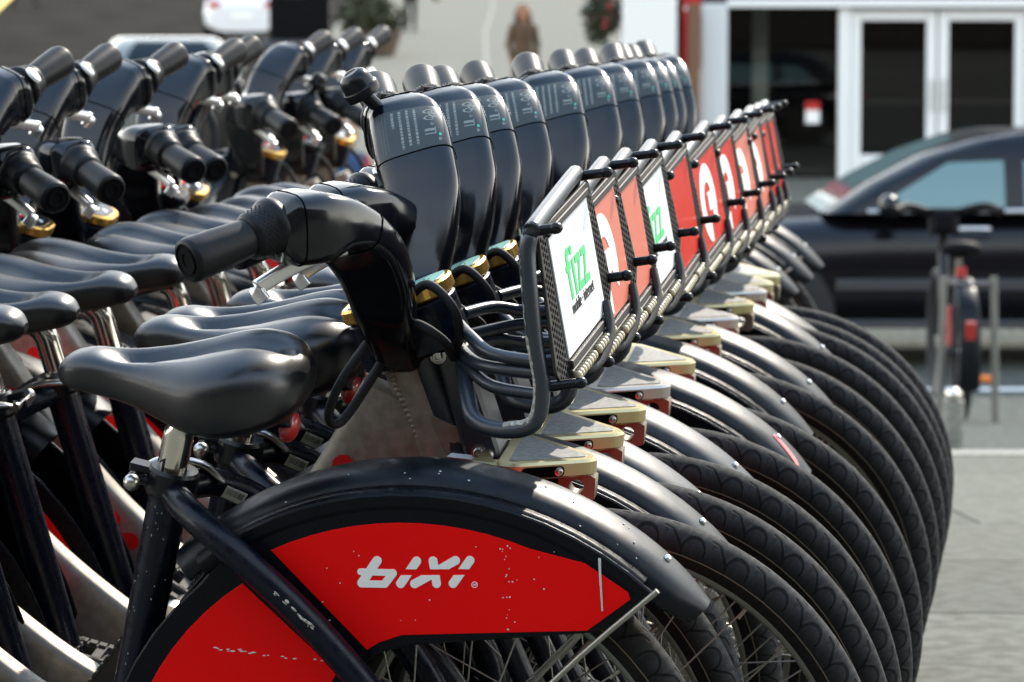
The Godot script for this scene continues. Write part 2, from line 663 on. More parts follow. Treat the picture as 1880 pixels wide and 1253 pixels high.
# the rounded slanted word on the wheel covers and beams, drawn as strokes; unit: one crop pixel
func emblem(g: G, xf: Transform3D, k: float) -> void:
	var n := 0
	var put := func(hull: PackedVector2Array, deep: int) -> void:
		var h := Geometry2D.convex_hull(hull)
		h.remove_at(h.size() - 1)
		var q := PackedVector2Array()
		for p in h:
			q.append(Vector2(p.x - 940, 405 - p.y) * k)
		g.prism(q, xf, 0.0006 + deep * 0.00012)
	var dot := func(x: float, y: float, r: float) -> PackedVector2Array:
		var o := PackedVector2Array()
		for i in 14:
			o.append(Vector2(x + cos(TAU * i / 14) * r, y + sin(TAU * i / 14) * r))
		return o
	var stroke := func(x0: float, y0: float, x1: float, y1: float, r: float, deep: int) -> void:
		put.call(dot.call(x0, y0, r) + dot.call(x1, y1, r), deep)
	stroke.call(415, 248, 195, 560, 62, 0)
	stroke.call(187, 405, 615, 412, 46, 1)
	stroke.call(618, 418, 502, 566, 55, 2)
	stroke.call(190, 572, 505, 572, 49, 3)
	put.call(dot.call(945, 246, 61) + PackedVector2Array([Vector2(793, 360), Vector2(938, 360)]), 0)
	put.call(dot.call(716, 560, 61) + PackedVector2Array([Vector2(726, 445), Vector2(870, 445)]), 0)
	put.call(dot.call(1165, 242, 60) + PackedVector2Array([Vector2(1120, 356), Vector2(1234, 356)]), 0)
	put.call(dot.call(1465, 231, 60) + PackedVector2Array([Vector2(1234, 300), Vector2(1180, 352), Vector2(1372, 352)]), 1)
	put.call(dot.call(1198, 555, 58) + PackedVector2Array([Vector2(1133, 437), Vector2(1244, 437)]), 0)
	put.call(dot.call(903, 560, 60) + PackedVector2Array([Vector2(1000, 441), Vector2(1190, 439), Vector2(1133, 497)]), 1)
	put.call(dot.call(1657, 227, 60) + PackedVector2Array([Vector2(1498, 347), Vector2(1642, 347)]), 0)
	put.call(dot.call(1419, 548, 60) + PackedVector2Array([Vector2(1430, 435), Vector2(1577, 430)]), 0)
	for i in 14:
		var a := TAU * i / 14
		var b := TAU * (i + 1) / 14
		put.call(PackedVector2Array([Vector2(1705 + cos(a) * 42, 560 + sin(a) * 42), Vector2(1705 + cos(b) * 42, 560 + sin(b) * 42), Vector2(1705 + cos(b) * 34, 560 + sin(b) * 34), Vector2(1705 + cos(a) * 34, 560 + sin(a) * 34)]), 0)
	for i in 3:
		put.call(PackedVector2Array([Vector2(1683 + i * 17, 548), Vector2(1692 + i * 17, 548), Vector2(1692 + i * 17, 572), Vector2(1683 + i * 17, 572)]), 0)

func round_poly(p: Array, r: float) -> PackedVector2Array:
	var out := PackedVector2Array()
	var k := p.size()
	for i in k:
		var a: Vector2 = p[(i - 1 + k) % k]
		var b: Vector2 = p[i]
		var d: Vector2 = p[(i + 1) % k]
		var ua := (a - b).normalized()
		var ud := (d - b).normalized()
		if ua.dot(ud) < -0.985:
			out.append(b)
			continue
		var cut := minf(r, minf(a.distance_to(b), d.distance_to(b)) * 0.45)
		for s in 4:
			var f := s / 3.0
			out.append((b + ua * cut).lerp(b, f).lerp(b.lerp(b + ud * cut, f), f))
	return out

func bolt(b: Node3D, called: String, at: Vector3, dir: Vector3, r: float, m: Material) -> MeshInstance3D:
	var g := G.new()
	g.lathe(PackedVector2Array([Vector2(r * 1.5, 0), Vector2(r * 1.5, r * 0.25), Vector2(r, r * 0.3), Vector2(r, r * 1.0), Vector2(r * 0.8, r * 1.2), Vector2(r * 0.5, r * 1.22), Vector2(r * 0.42, r * 0.7), Vector2(0.00005, r * 0.68)]), Transform3D(face(dir, Vector3(0.31, 0.2, 0.9)), at), 12, true, false)
	return part(b, called, g, m)

func seat_mesh() -> G:
	var g := G.new()
	var rings := []
	var xs := [0.116, 0.122, 0.135, 0.155, 0.18, 0.21, 0.24, 0.27, 0.30, 0.33, 0.355, 0.375, 0.388, 0.396]
	var ws := [0.03, 0.055, 0.076, 0.092, 0.102, 0.104, 0.094, 0.074, 0.055, 0.043, 0.037, 0.032, 0.024, 0.01]
	var tops := [0.830, 0.842, 0.856, 0.864, 0.866, 0.861, 0.854, 0.850, 0.849, 0.850, 0.850, 0.847, 0.840, 0.829]
	var lows := [0.812, 0.795, 0.782, 0.772, 0.765, 0.763, 0.768, 0.778, 0.789, 0.797, 0.802, 0.806, 0.811, 0.819]
	var fine := 40
	for i in fine + 1:
		var f := (xs.size() - 1) * i / float(fine)
		var j := mini(int(f), xs.size() - 2)
		var q := f - j
		var pick := func(a: Array) -> float:
			return cubic_interpolate(a[j], a[j + 1], a[maxi(j - 1, 0)], a[mini(j + 2, a.size() - 1)], q)
		var x: float = pick.call(xs)
		var w: float = pick.call(ws)
		var top: float = pick.call(tops)
		var low: float = pick.call(lows)
		var mid := lerpf(low, top, 0.42)
		var groove := 0.027 * smoothstep(0.118, 0.16, x) * (1.0 - smoothstep(0.30, 0.36, x))
		var ring := PackedVector3Array()
		for s in 36:
			var a := TAU * s / 36.0
			var cz := signf(cos(a)) * pow(absf(cos(a)), 0.82)
			var z := w * cz
			var y := 0.0
			if sin(a) >= 0.0:
				y = mid + (top - mid) * pow(sin(a), 0.62)
				y -= groove * exp(-pow(z / 0.022, 2.0))
			else:
				y = mid - (mid - low) * pow(-sin(a), 0.45)
				z *= 1.0 - 0.22 * -sin(a)
			# the flanks fall away beside the nose
			ring.append(Vector3(x, y, z))
		rings.append(ring)
	g.loft(rings)
	return g

func handle_arm(s: float) -> Array:
	var ctr := curve([Vector3(0.908, 0.838, 0.012 * s), Vector3(0.909, 0.868, 0.044 * s), Vector3(0.911, 0.905, 0.076 * s), Vector3(0.911, 0.95, 0.104 * s), Vector3(0.905, 0.988, 0.132 * s), Vector3(0.891, 1.016, 0.160 * s), Vector3(0.879, 1.031, 0.188 * s), Vector3(0.867, 1.036, 0.212 * s), Vector3(0.848, 1.038, 0.232 * s), Vector3(0.838, 1.040, 0.243 * s)], 5)
	var wa := ramp([0.026, 0.029, 0.034, 0.040, 0.044, 0.046, 0.046, 0.045, 0.040, 0.030], ctr.size())
	var wb := ramp([0.026, 0.026, 0.024, 0.022, 0.022, 0.025, 0.031, 0.039, 0.038, 0.025], ctr.size())
	var rings := []
	for i in ctr.size():
		var d := (ctr[mini(i + 1, ctr.size() - 1)] - ctr[maxi(i - 1, 0)]).normalized()
		var e1 := (Vector3.RIGHT - d * d.x).normalized()
		var e2 := d.cross(e1)
		var ring := PackedVector3Array()
		for j in 24:
			var a := TAU * j / 24.0
			var cx := signf(cos(a)) * pow(absf(cos(a)), 0.5)
			var cy := signf(sin(a)) * pow(absf(sin(a)), 0.6)
			ring.append(ctr[i] + e1 * cx * wa[i] + e2 * cy * wb[i])
		rings.append(ring)
	return rings

func sign_frame() -> Transform3D:
	var pv := Vector3(-0.15, 0.989, 0).normalized()
	var pb := Basis(Vector3(0, 0, -1), pv, Vector3(0, 0, -1).cross(pv))
	return Transform3D(Basis(Vector3.UP, deg_to_rad(-2.0)) * pb, Vector3(1.106, 0.92, 0))

func make_bike() -> Node3D:
	var b := thing("share_bicycle", "", "bicycle", Vector3.ZERO)
	var g := G.new()
	# --- frame: the wide bare metal beam, head tube, black seat tube and stays
	var path := curve([Vector3(0.925, 0.775, 0), Vector3(0.868, 0.66, 0), Vector3(0.785, 0.545, 0), Vector3(0.68, 0.44, 0), Vector3(0.56, 0.355, 0), Vector3(0.46, 0.305, 0), Vector3(0.385, 0.283, 0)], 5)
	var half := ramp([0.068, 0.078, 0.076, 0.066, 0.056, 0.05, 0.044], path.size())
	var rings := []
	for i in path.size():
		var d := (path[mini(i + 1, path.size() - 1)] - path[maxi(i - 1, 0)]).normalized()
		var e := Vector3(0, 0, 1).cross(d)
		var ring := PackedVector3Array()
		for j in 24:
			var a := TAU * j / 24.0
			ring.append(path[i] + e * half[i] * signf(sin(a)) * pow(absf(sin(a)), 0.6) + Vector3(0, 0, 0.023 * signf(cos(a)) * pow(absf(cos(a)), 0.4)))
		rings.append(ring)
	g.loft(rings)
	var beam := part(b, "main_beam", g, M.aluminium)
	g = G.new()
	for s in [-1.0, 1.0]:
		var way := Vector3(0.60, 0.80, 0).normalized() if s > 0 else Vector3(-0.60, -0.80, 0).normalized()
		var bz := Vector3(0, 0, s)
		emblem(g, Transform3D(Basis(way, bz.cross(way), bz), Vector3(0.778, 0.560, 0.0236 * s)), 0.000215)
	part(beam, "lettering", g, M.red_print)
	g = G.new()
	for s in [-1.0, 1.0]:
		for i in 17:
			var f := i / 16.0
			g.ball(Vector3(lerpf(0.889, 0.928, f), lerpf(0.838, 0.742, f), 0.0232 * s), Vector3(0.0042, 0.0028, 0.0016), Basis(Vector3.BACK, 0.3), 8)
	part(beam, "weld_bead", g, M.aluminium).set_meta("kind", "stuff")
	g = G.new()
	g.rod(Vector3(0.9, 0.852, 0), Vector3(0.949, 0.70, 0), 0.0245, 0.0265, 24)
	part(b, "head_tube", g, M.aluminium)
	g = G.new()
	g.rod(Vector3(0.2735, 0.712, 0), Vector3(0.376, 0.285, 0), 0.0225, 0.0205, 20)
	part(b, "seat_tube", g, M.frame_paint)
	for s in [-1.0, 1.0]:
		g = G.new()
		g.tube(curve([Vector3(0.272, 0.690, 0.012 * s), Vector3(0.242, 0.683, 0.058 * s), Vector3(0.193, 0.652, 0.083 * s), Vector3(0.118, 0.584, 0.088 * s), Vector3(0.043, 0.495, 0.088 * s), Vector3(0.0, 0.42, 0.08 * s), Vector3(-0.004, 0.338, 0.068 * s)], 5), 0.0165, 14)
		var stay := part(b, "seat_stay", g, M.frame_paint)
		if s > 0:
			g = G.new()
			var al := Vector3(-0.049, -0.031, 0.025).normalized()
			var nz := (Vector3(0, 0, -1) - al * al.dot(Vector3(0, 0, -1))).normalized()
			g.prism(PackedVector2Array([Vector2(-0.013, -0.0075), Vector2(0.013, -0.0075), Vector2(0.013, 0.0075), Vector2(-0.013, 0.0075)]), Transform3D(Basis(al, nz.cross(al), nz), Vector3(0.226, 0.674, 0.0685) + nz * 0.0166), 0.0016, 0.0003)
			part(stay, "bar_code_label", g, M.bar_label)
		g = G.new()
		g.tube(curve([Vector3(0.376, 0.285, 0.02 * s), Vector3(0.30, 0.29, 0.06 * s), Vector3(0.1, 0.318, 0.07 * s), Vector3(0.0, 0.328, 0.066 * s)], 4), 0.012, 12)
		part(b, "chain_stay", g, M.frame_paint)
	g = G.new()
	g.lathe(PackedVector2Array([Vector2(0.012, -0.05), Vector2(0.03, -0.045), Vector2(0.034, -0.03), Vector2(0.034, 0.03), Vector2(0.03, 0.045), Vector2(0.012, 0.05)]), Transform3D(Basis(Vector3.RIGHT, PI / 2), Vector3(0.376, 0.285, 0)), 20)
	part(b, "bottom_bracket", g, M.frame_paint)
	# --- wheels, fenders, covers
	wheel(b, "rear_wheel", 0.0)
	wheel(b, "front_wheel", WB, true)
	var rf := part(b, "rear_fender", fender(0.402, 48, 141.5, 0.048, 0.030), M.fender_plastic)
	g = G.new()
	g.ball(Vector3(cos(deg_to_rad(132)) * 0.4025, RW + sin(deg_to_rad(132)) * 0.4025, 0), Vector3.ONE * 0.0046, face(Vector3(-0.67, 0.74, 0)))
	part(rf, "fender_bolt", g, M.lever_metal)
	for s in [-1.0, 1.0]:
		g = G.new()
		g.tube(curve([Vector3(-0.268, 0.613, -0.070) if s < 0 else Vector3(-0.232, 0.58, 0.070), Vector3(-0.15, 0.505, 0.072 * s), Vector3(-0.015, 0.35, 0.07 * s)], 4), 0.0032, 8)
		part(rf, "stay_wire", g, M.dull_steel)
	var ff := part(b, "front_fender", fender(0.346, 99, 190, 0.036, 0.016), M.fender_plastic)
	ff.position.x = WB
	for s in [-1.0, 1.0]:
		g = G.new()
		var black := arc(0.384, 133, 62, 14) + arc(0.362, 50, 12, 6) + rel([[0.33, 0.0], [0.15, 0.0], [0.10, 0.11], [0.062, 0.186], [0.035, 0.205], [0.0, 0.214], [-0.196, 0.234], [-0.21, 0.238]])
		g.prism(PackedVector2Array(black), Transform3D(Basis.IDENTITY, Vector3(0, 0, 0.062 * s)), 0.006, 0.002)
		# the rounded shoulder between the plate and the fender
		rings = []
		for i in 31:
			var w := deg_to_rad(lerpf(131, 52, i / 30.0))
			var o := Vector3(cos(w), sin(w), 0)
			rings.append(PackedVector3Array([Vector3(0, RW, 0.045 * s) + o * 0.388, Vector3(0, RW, 0.058 * s) + o * 0.386, Vector3(0, RW, 0.064 * s) + o * 0.379, Vector3(0, RW, 0.0655 * s) + o * 0.367, Vector3(0, RW, 0.058 * s) + o * 0.366]))
		g.loft(rings)
		var cover := part(b, "wheel_cover", g, M.cover_plastic)
		g = G.new()
		var red1 := PackedVector2Array(arc(0.352, 64.5, 112, 12) + rel([[-0.190, 0.312], [-0.236, 0.281], [-0.238, 0.273], [-0.191, 0.237], [0.011, 0.226], [0.036, 0.217], [0.05, 0.208]]))
		g.prism(red1, Transform3D(Basis.IDENTITY, Vector3(0, 0, 0.0653 * s)), 0.0012, 0.0002)
		var rp := part(cover, "red_panel", g, M.red_vinyl)
		g = G.new()
		var red2 := PackedVector2Array(arc(0.335, 56.5, 18, 8) + rel([[0.165, 0.05], [0.125, 0.11], [0.086, 0.178], [0.09, 0.187]]))
		g.prism(red2, Transform3D(Basis.IDENTITY, Vector3(0, 0, 0.0653 * s)), 0.0012, 0.0002)
		part(cover, "red_panel", g, M.red_vinyl)
		g = G.new()
		var bx := Vector3(s, 0.0, 0)
		emblem(g, Transform3D(Basis(Vector3(s, 0.012, 0).normalized(), Vector3(-0.012 * s, 1, 0).normalized(), Vector3(0, 0, s)), Vector3(-0.008, RW + 0.297, 0.0662 * s)), 0.0000815)
		part(cover, "lettering", g, M.white_print)
	# --- seat
	var post := G.new()
	post.tube(curve([Vector3(0.281, 0.69, 0), Vector3(0.2695, 0.738, 0), Vector3(0.262, 0.762, 0), Vector3(0.245, 0.776, 0), Vector3(0.20, 0.787, 0)], 5), 0.0172, 20)
	var pm := part(b, "seat_post", post, M.polished)
	words(pm, "size_mark", "1", 0.017, Transform3D(Basis(Vector3(-1, 0, 0), Vector3(-0.2, 1, 0).normalized(), Vector3(0, 0, -1)), Vector3(0.281, 0.725, -0.0166)), M.black_print)
	g = G.new()
	var up := Vector3(-0.233, 0.972, 0)
	var cx := Transform3D(face(up), Vector3(0.275, 0.703, 0))
	g.lathe(PackedVector2Array([Vector2(0.0265, -0.018), Vector2(0.0285, -0.014), Vector2(0.0285, 0.010), Vector2(0.026, 0.014), Vector2(0.0178, 0.0145)]), cx, 24, true)
	for y in [-0.007, 0.006]:
		g.box(cx * Vector3(0.033, y, 0.0), Vector3(0.03, 0.009, 0.024), cx.basis, 0.002)
	var clamp_ := part(b, "seat_clamp", g, M.black_ring)
	g = G.new()
	g.rod(cx * Vector3(0.038, -0.004, -0.03), cx * Vector3(0.038, -0.004, 0.03), 0.006, 0.006, 12)
	g.ball(cx * Vector3(0.038, -0.004, -0.031), Vector3.ONE * 0.0095)
	part(clamp_, "clamp_bolt", g, M.steel)
	g = G.new()
	g.tube(curve([cx * Vector3(0.036, 0.0, 0.034), cx * Vector3(0.02, 0.006, 0.042), cx * Vector3(-0.02, 0.01, 0.044), cx * Vector3(-0.05, -0.002, 0.04)], 4), [0.005, 0.006, 0.007, 0.008, 0.009, 0.009, 0.009, 0.009, 0.009, 0.0085, 0.008, 0.006, 0.004], 10, true, false, 0.5)
	part(clamp_, "clamp_lever", g, M.steel)
	part(b, "seat", seat_mesh(), M.seat_vinyl)
	g = G.new()
	g.box(Vector3(0.20, 0.778, 0), Vector3(0.13, 0.016, 0.05), Basis.IDENTITY, 0.005)
	part(b, "seat_base", g, M.black_ring)
	g = G.new()
	g.ball(Vector3(0.141, 0.766, 0), Vector3(0.011, 0.018, 0.019), Basis(Vector3.BACK, 0.25), 16)
	part(b, "tail_light", g, M.tail_lens)
	# --- fork, bracket, rack and sign plate
	g = G.new()
	g.rod(Vector3(0.945, 0.712, 0), Vector3(0.957, 0.676, 0), 0.029, 0.029, 20)
	for s in [-1.0, 1.0]:
		g.tube(curve([Vector3(0.955, 0.684, 0.0), Vector3(0.966, 0.675, 0.045 * s), Vector3(0.99, 0.62, 0.058 * s), Vector3(1.06, 0.44, 0.058 * s), Vector3(WB, RW, 0.054 * s)], 4), 0.0135, 12)
	part(b, "fork", g, M.frame_paint)
	g = G.new()
	g.rod(Vector3(0.927, 0.85, 0), Vector3(0.974, 0.70, 0), 0.021, 0.021, 16)
	g.prism(round_poly([Vector2(0.948, 0.852), Vector2(0.985, 0.85), Vector2(1.022, 0.725), Vector2(1.016, 0.706), Vector2(0.985, 0.706)], 0.01), Transform3D(Basis.IDENTITY, Vector3(0, 0, 0)), 0.062, 0.004)
	var brk := part(b, "head_bracket", g, M.rack_paint)
	for s in [-1.0, 1.0]:
		bolt(brk, "bracket_screw", Vector3(0.955, 0.838, 0.031 * s), Vector3(0, 0, s), 0.0062, M.steel)
		bolt(brk, "bracket_screw", Vector3(0.998, 0.728, 0.031 * s), Vector3(0, 0, s), 0.0062, M.steel)
	g = G.new()
	var lp := []
	for s in [1.0, -1.0]:
		var q := [Vector3(0.985, 0.83, 0.04), Vector3(1.0, 0.812, 0.1), Vector3(1.016, 0.794, 0.14), Vector3(1.052, 0.789, 0.158), Vector3(1.085, 0.8, 0.163), Vector3(1.094, 0.84, 0.164), Vector3(1.087, 0.89, 0.161), Vector3(1.082, 0.95, 0.158), Vector3(1.080, 0.985, 0.153), Vector3(1.083, 1.003, 0.147), Vector3(1.086, 1.011, 0.13)]
		if s < 0:
			q.reverse()
		for p in q:
			lp.append(Vector3(p.x, p.y, p.z) if s > 0 else Vector3(p.x - 0.012 * smoothstep(1.0, 0.93, p.y), p.y, -p.z * lerpf(0.84, 0.97, smoothstep(0.93, 1.0, p.y))))
	g.tube(curve(lp, 5), 0.0093, 12)
	for s in [-1.0, 1.0]:
		for tb in [[0.874, 0.855], [0.848, 0.842], [0.836, 0.818]]:
			g.tube(curve([Vector3(0.975, tb[0], 0.02 * s), Vector3(1.0, tb[0] - 0.004, 0.07 * s), Vector3(1.03, lerpf(tb[0], tb[1], 0.8), 0.1 * s), Vector3(1.088, tb[1], 0.118 * s)], 4), 0.0072, 10)
	var rack := part(b, "carrier_rack", g, M.rack_paint)
	# sign plate: its own axes (u across to the rider's left, v up, facing forward)
	var px := sign_frame()
	var pb := px.basis
	g = G.new()
	var rim := round_poly([Vector2(-0.141, 0.084), Vector2(-0.170, -0.066), Vector2(-0.146, -0.088), Vector2(0.118, -0.088), Vector2(0.172, -0.044), Vector2(0.144, 0.084)], 0.006)
	g.prism(rim, px, 0.004, 0.0008)
	part(rack, "perforated_plate", g, M.plate_grey)
	g = G.new()
	for i in 22:
		for j in 42:
			var ctr := Vector2(-0.1806 + j * 0.0088, 0.079 - i * 0.0078 - (0.0039 if j % 2 == 1 else 0.0))
			if absf(ctr.x) < 0.112 and ctr.y > -0.076:
				continue
			if ctr.y < -0.074 and absf(ctr.x) < 0.125:
				continue
			var inside := true
			for q in 8:
				inside = inside and Geometry2D.is_point_in_polygon(ctr + Vector2(cos(TAU * q / 8), sin(TAU * q / 8)) * 0.0052, rim)
			if not inside:
				continue
			var ring := PackedVector3Array()
			for q in 8:
				ring.append(px * Vector3(ctr.x + cos(TAU * q / 8) * 0.0029, ctr.y + sin(TAU * q / 8) * 0.0029, 0.0024))
			g.flat(ring, pb.z)
	part(rack, "perforation", g, M.hole_black).set_meta("kind", "stuff")
	g = G.new()
	g.prism(PackedVector2Array([Vector2(-0.108, 0.070), Vector2(-0.108, -0.064), Vector2(0.108, -0.064), Vector2(0.108, 0.070)]), px.translated_local(Vector3(0, 0, 0.0032)), 0.002, 0.0004)
	part(rack, "sign_panel", g, M.white_sign)
	g = G.new()
	g.box(px * Vector3(0, 0.0765, 0.004), Vector3(0.222, 0.008, 0.007), pb, 0.001)
	g.box(px * Vector3(0, -0.0705, 0.004), Vector3(0.222, 0.009, 0.008), pb, 0.001)
	part(rack, "frame_rail", g, M.plate_grey)
	g = G.new()
	for i in 8:
		g.ball(px * Vector3(-0.112 + i * 0.0128, -0.083, 0.011), Vector3.ONE * 0.0056, Basis.IDENTITY, 10)
		g.ball(px * Vector3(0.006 + i * 0.0128, -0.083, 0.011), Vector3.ONE * 0.0056, Basis.IDENTITY, 10)
	part(rack, "light_strip", g, M.led_lens)
	g = G.new()
	g.box(px * Vector3(0, -0.083, 0.004), Vector3(0.235, 0.015, 0.008), pb, 0.001)
	part(rack, "strip_holder", g, M.plate_grey)
	for kp in [[-0.147, 0.088], [0.149, 0.088], [0.160, -0.036], [-0.160, -0.080]]:
		g = G.new()
		var k0 := px * Vector3(kp[0], kp[1], -0.012)
		var k1 := px * Vector3(kp[0], kp[1], 0.021)
		g.rod(k0, k1, 0.0062, 0.0056, 12)
		g.ball(px * Vector3(kp[0], kp[1], 0.023), Vector3(0.0066, 0.0066, 0.008), pb)
		part(rack, "knob", g, M.black_ring)
	# --- docking plate
	g = G.new()
	var dn := Vector3(0.09, 0.996, 0).normalized()
	var dx := Vector3(0.996, -0.09, 0).normalized()
	var dxf := Transform3D(Basis(dx, Vector3(0, 0, -1), dn), Vector3(1.035, 0.724, 0))
	g.prism(round_poly([Vector2(-0.014, -0.064), Vector2(0.008, -0.064), Vector2(0.086, -0.013), Vector2(0.094, 0.0), Vector2(0.086, 0.013), Vector2(0.008, 0.064), Vector2(-0.014, 0.064)], 0.007), dxf.translated_local(Vector3(0, 0, -0.010)), 0.02, 0.003)
	for s in [-1.0, 1.0]:
		g.box(dxf * Vector3(-0.026, 0.054 * s, -0.008), Vector3(0.032, 0.019, 0.014), dxf.basis, 0.003)
	var dock := part(b, "docking_plate", g, M.dock_gold)
	g = G.new()
	g.prism(round_poly([Vector2(0.0, -0.050), Vector2(0.007, -0.0505), Vector2(0.079, -0.004), Vector2(0.079, 0.004), Vector2(0.007, 0.0505), Vector2(0.0, 0.050)], 0.002), dxf.translated_local(Vector3(0, 0, 0.0003)), 0.0012, 0.0002)
	part(dock, "plate_inlay", g, M.dock_inlay)
	g = G.new()
	var lug := PackedVector3Array()
	var lxf := Transform3D(Basis(dx, dn, Vector3(0, 0, 1)), dxf * Vector3(0.072, 0, -0.034))
	var outer := PackedVector2Array()
	for i in 24:   # a lug with a round hole through it: outline joined to the hole ring by ring
		var w := TAU * i / 24
		var q := Vector2(cos(w), sin(w))
		var sq := q / maxf(absf(q.x) / 0.021, absf(q.y) / 0.015)
		outer.append(sq)
	for i in 24:
		var j := (i + 1) % 24
		var h0 := Vector2(cos(TAU * i / 24), sin(TAU * i / 24)) * 0.0085
		var h1 := Vector2(cos(TAU * j / 24), sin(TAU * j / 24)) * 0.0085
		for s in [-1.0, 1.0]:
			var z: float = 0.011 * s
			g.quad(lxf * Vector3(h0.x, h0.y, z), lxf * Vector3(h1.x, h1.y, z), lxf * Vector3(outer[j].x, outer[j].y, z), lxf * Vector3(outer[i].x, outer[i].y, z), Vector3(0, 0, s))
		g.quad(lxf * Vector3(h0.x, h0.y, -0.011), lxf * Vector3(h1.x, h1.y, -0.011), lxf * Vector3(h1.x, h1.y, 0.011), lxf * Vector3(h0.x, h0.y, 0.011), lxf.basis * Vector3(-h0.x, -h0.y, 0).normalized())
		var on := (outer[i] + outer[j]).normalized()
		g.quad(lxf * Vector3(outer[i].x, outer[i].y, -0.011), lxf * Vector3(outer[j].x, outer[j].y, -0.011), lxf * Vector3(outer[j].x, outer[j].y, 0.011), lxf * Vector3(outer[i].x, outer[i].y, 0.011), lxf.basis * Vector3(on.x, on.y, 0))
	part(dock, "docking_lug", g, M.dock_lug)
	for s in [-1.0, 1.0]:
		g = G.new()
		var ev := Vector2(0.078, 0.051 * s).normalized()
		var sn := (dxf.basis * Vector3(0.051, 0.078 * s, 0)).normalized()
		var c0 := dxf * Vector3(0.045, 0.0405 * s, -0.011)
		var sx := (dxf.basis * Vector3(0.078, -0.051 * s, 0)).normalized()
		g.prism(round_poly([Vector2(-0.034, -0.006), Vector2(0.018, -0.006), Vector2(0.018, 0.006), Vector2(-0.034, 0.006)], 0.0058), Transform3D(Basis(sx, sn.cross(sx), sn), c0), 0.0016)
		part(dock, "side_recess", g, M.hole_black)
		bolt(dock, "side_bolt", c0 + sx * 0.011 + sn * 0.0006, sn, 0.0035, M.red_print if s > 0 else M.steel)
	g = G.new()
	g.rod(dxf * Vector3(-0.028, -0.044, -0.002), dxf * Vector3(-0.028, 0.044, -0.002), 0.0085, 0.0085, 12)
	g.box(dxf * Vector3(-0.048, 0, -0.014), Vector3(0.05, 0.07, 0.02), dxf.basis, 0.004)
	part(dock, "hinge_bar", g, M.steel)
	# --- console
	var cn := Vector3(-0.33, 0.944, 0).normalized()
	var cxd := Vector3(0.944, 0.33, 0).normalized()
	var cf := Transform3D(Basis(cxd, Vector3(0, 0, -1), cn), Vector3(0.912, 0.905, 0))
	var oval := round_poly([Vector2(-0.074, -0.022), Vector2(-0.06, -0.036), Vector2(0.034, -0.042), Vector2(0.052, -0.028), Vector2(0.057, 0), Vector2(0.052, 0.028), Vector2(0.034, 0.042), Vector2(-0.06, 0.036), Vector2(-0.074, 0.022)], 0.012)
	g = G.new()
	var small := PackedVector2Array()
	for p in oval:
		small.append(p * 0.96)
	g.prism(small, cf.translated_local(Vector3(0, 0, -0.045)), 0.06, 0.004)
	g.rod(Vector3(0.94, 0.87, 0), Vector3(0.905, 0.83, 0), 0.033, 0.03, 16)
	var con := part(b, "console", g, M.frame_paint)
	g = G.new()
	g.prism(oval, cf.translated_local(Vector3(0, 0, -0.006)), 0.017, 0.0025)
	part(con, "console_ring", g, M.gold)
	g = G.new()
	var glass := PackedVector2Array()
	for p in oval:
		glass.append(p * 0.88)
	g.prism(glass, cf.translated_local(Vector3(0, 0, 0.0028)), 0.0016, 0.0003)
	part(con, "console_screen", g, M.screen_print)
	# --- handlebar: origin on the steering axis so that it can be turned
	g = G.new()
	for s in [-1.0, 1.0]:
		g.loft(handle_arm(s))
	g.lathe(PackedVector2Array([Vector2(0.024, 0.828), Vector2(0.034, 0.838), Vector2(0.037, 0.86), Vector2(0.03, 0.885), Vector2(0.01, 0.892)]), Transform3D(Basis(Vector3.BACK, 0.0), Vector3(0.914, 0, 0)), 20)
	var bar := part(b, "handlebar", g, M.housing_plastic)
	for s in [-1.0, 1.0]:
		var root := Vector3(0.842, 1.042, 0.236 * s)
		var dir := Vector3(-0.50, -0.01, 0.86 * s).normalized()
		var gx := Transform3D(face(dir) * Basis.from_scale(Vector3(1.13, 1.0, 1.13)), root)
		g = G.new()   # twist ring
		g.lathe(PackedVector2Array([Vector2(0.02, -0.004), Vector2(0.028, 0.0), Vector2(0.0297, 0.008), Vector2(0.0278, 0.014), Vector2(0.0245, 0.018), Vector2(0.023, 0.034), Vector2(0.0215, 0.038), Vector2(0.0185, 0.041)]), gx, 28)
		part(bar, "twist_ring", g, M.grip_rubber)
		g = G.new()
		for r in 7:
			for q in 22:
				var w := TAU * (q + 0.5 * (r % 2)) / 22
				var rr := 0.0246 - 0.00032 * r
				g.ball(gx * Vector3(cos(w) * rr, 0.0175 + r * 0.0026, sin(w) * rr), Vector3.ONE * 0.0010, Basis.IDENTITY, 5)
		part(bar, "ring_studs", g, M.grip_rubber).set_meta("kind", "stuff")
		g = G.new()
		g.lathe(PackedVector2Array([Vector2(0.0175, 0.036), Vector2(0.0185, 0.048), Vector2(0.0195, 0.066), Vector2(0.0205, 0.082), Vector2(0.0208, 0.095), Vector2(0.0212, 0.099), Vector2(0.0214, 0.112), Vector2(0.0205, 0.117), Vector2(0.017, 0.1185)]), gx, 28, false, false)
		part(bar, "grip", g, M.grip_rubber)
		g = G.new()
		g.lathe(PackedVector2Array([Vector2(0.0172, 0.118), Vector2(0.0165, 0.1165), Vector2(0.0125, 0.1165), Vector2(0.012, 0.1185), Vector2(0.008, 0.1185), Vector2(0.0075, 0.1168), Vector2(0.0001, 0.1168)]), gx, 24, true, false)
		part(bar, "end_cap", g, M.grip_dark)
		g = G.new()
		var lv := curve([Vector3(0.900, 1.006, 0.186 * s), Vector3(0.880, 1.003, 0.203 * s), Vector3(0.853, 0.995, 0.228 * s), Vector3(0.826, 0.982, 0.252 * s), Vector3(0.821, 0.977, 0.257 * s), Vector3(0.829, 0.966, 0.259 * s)], 4)
		var lr := []
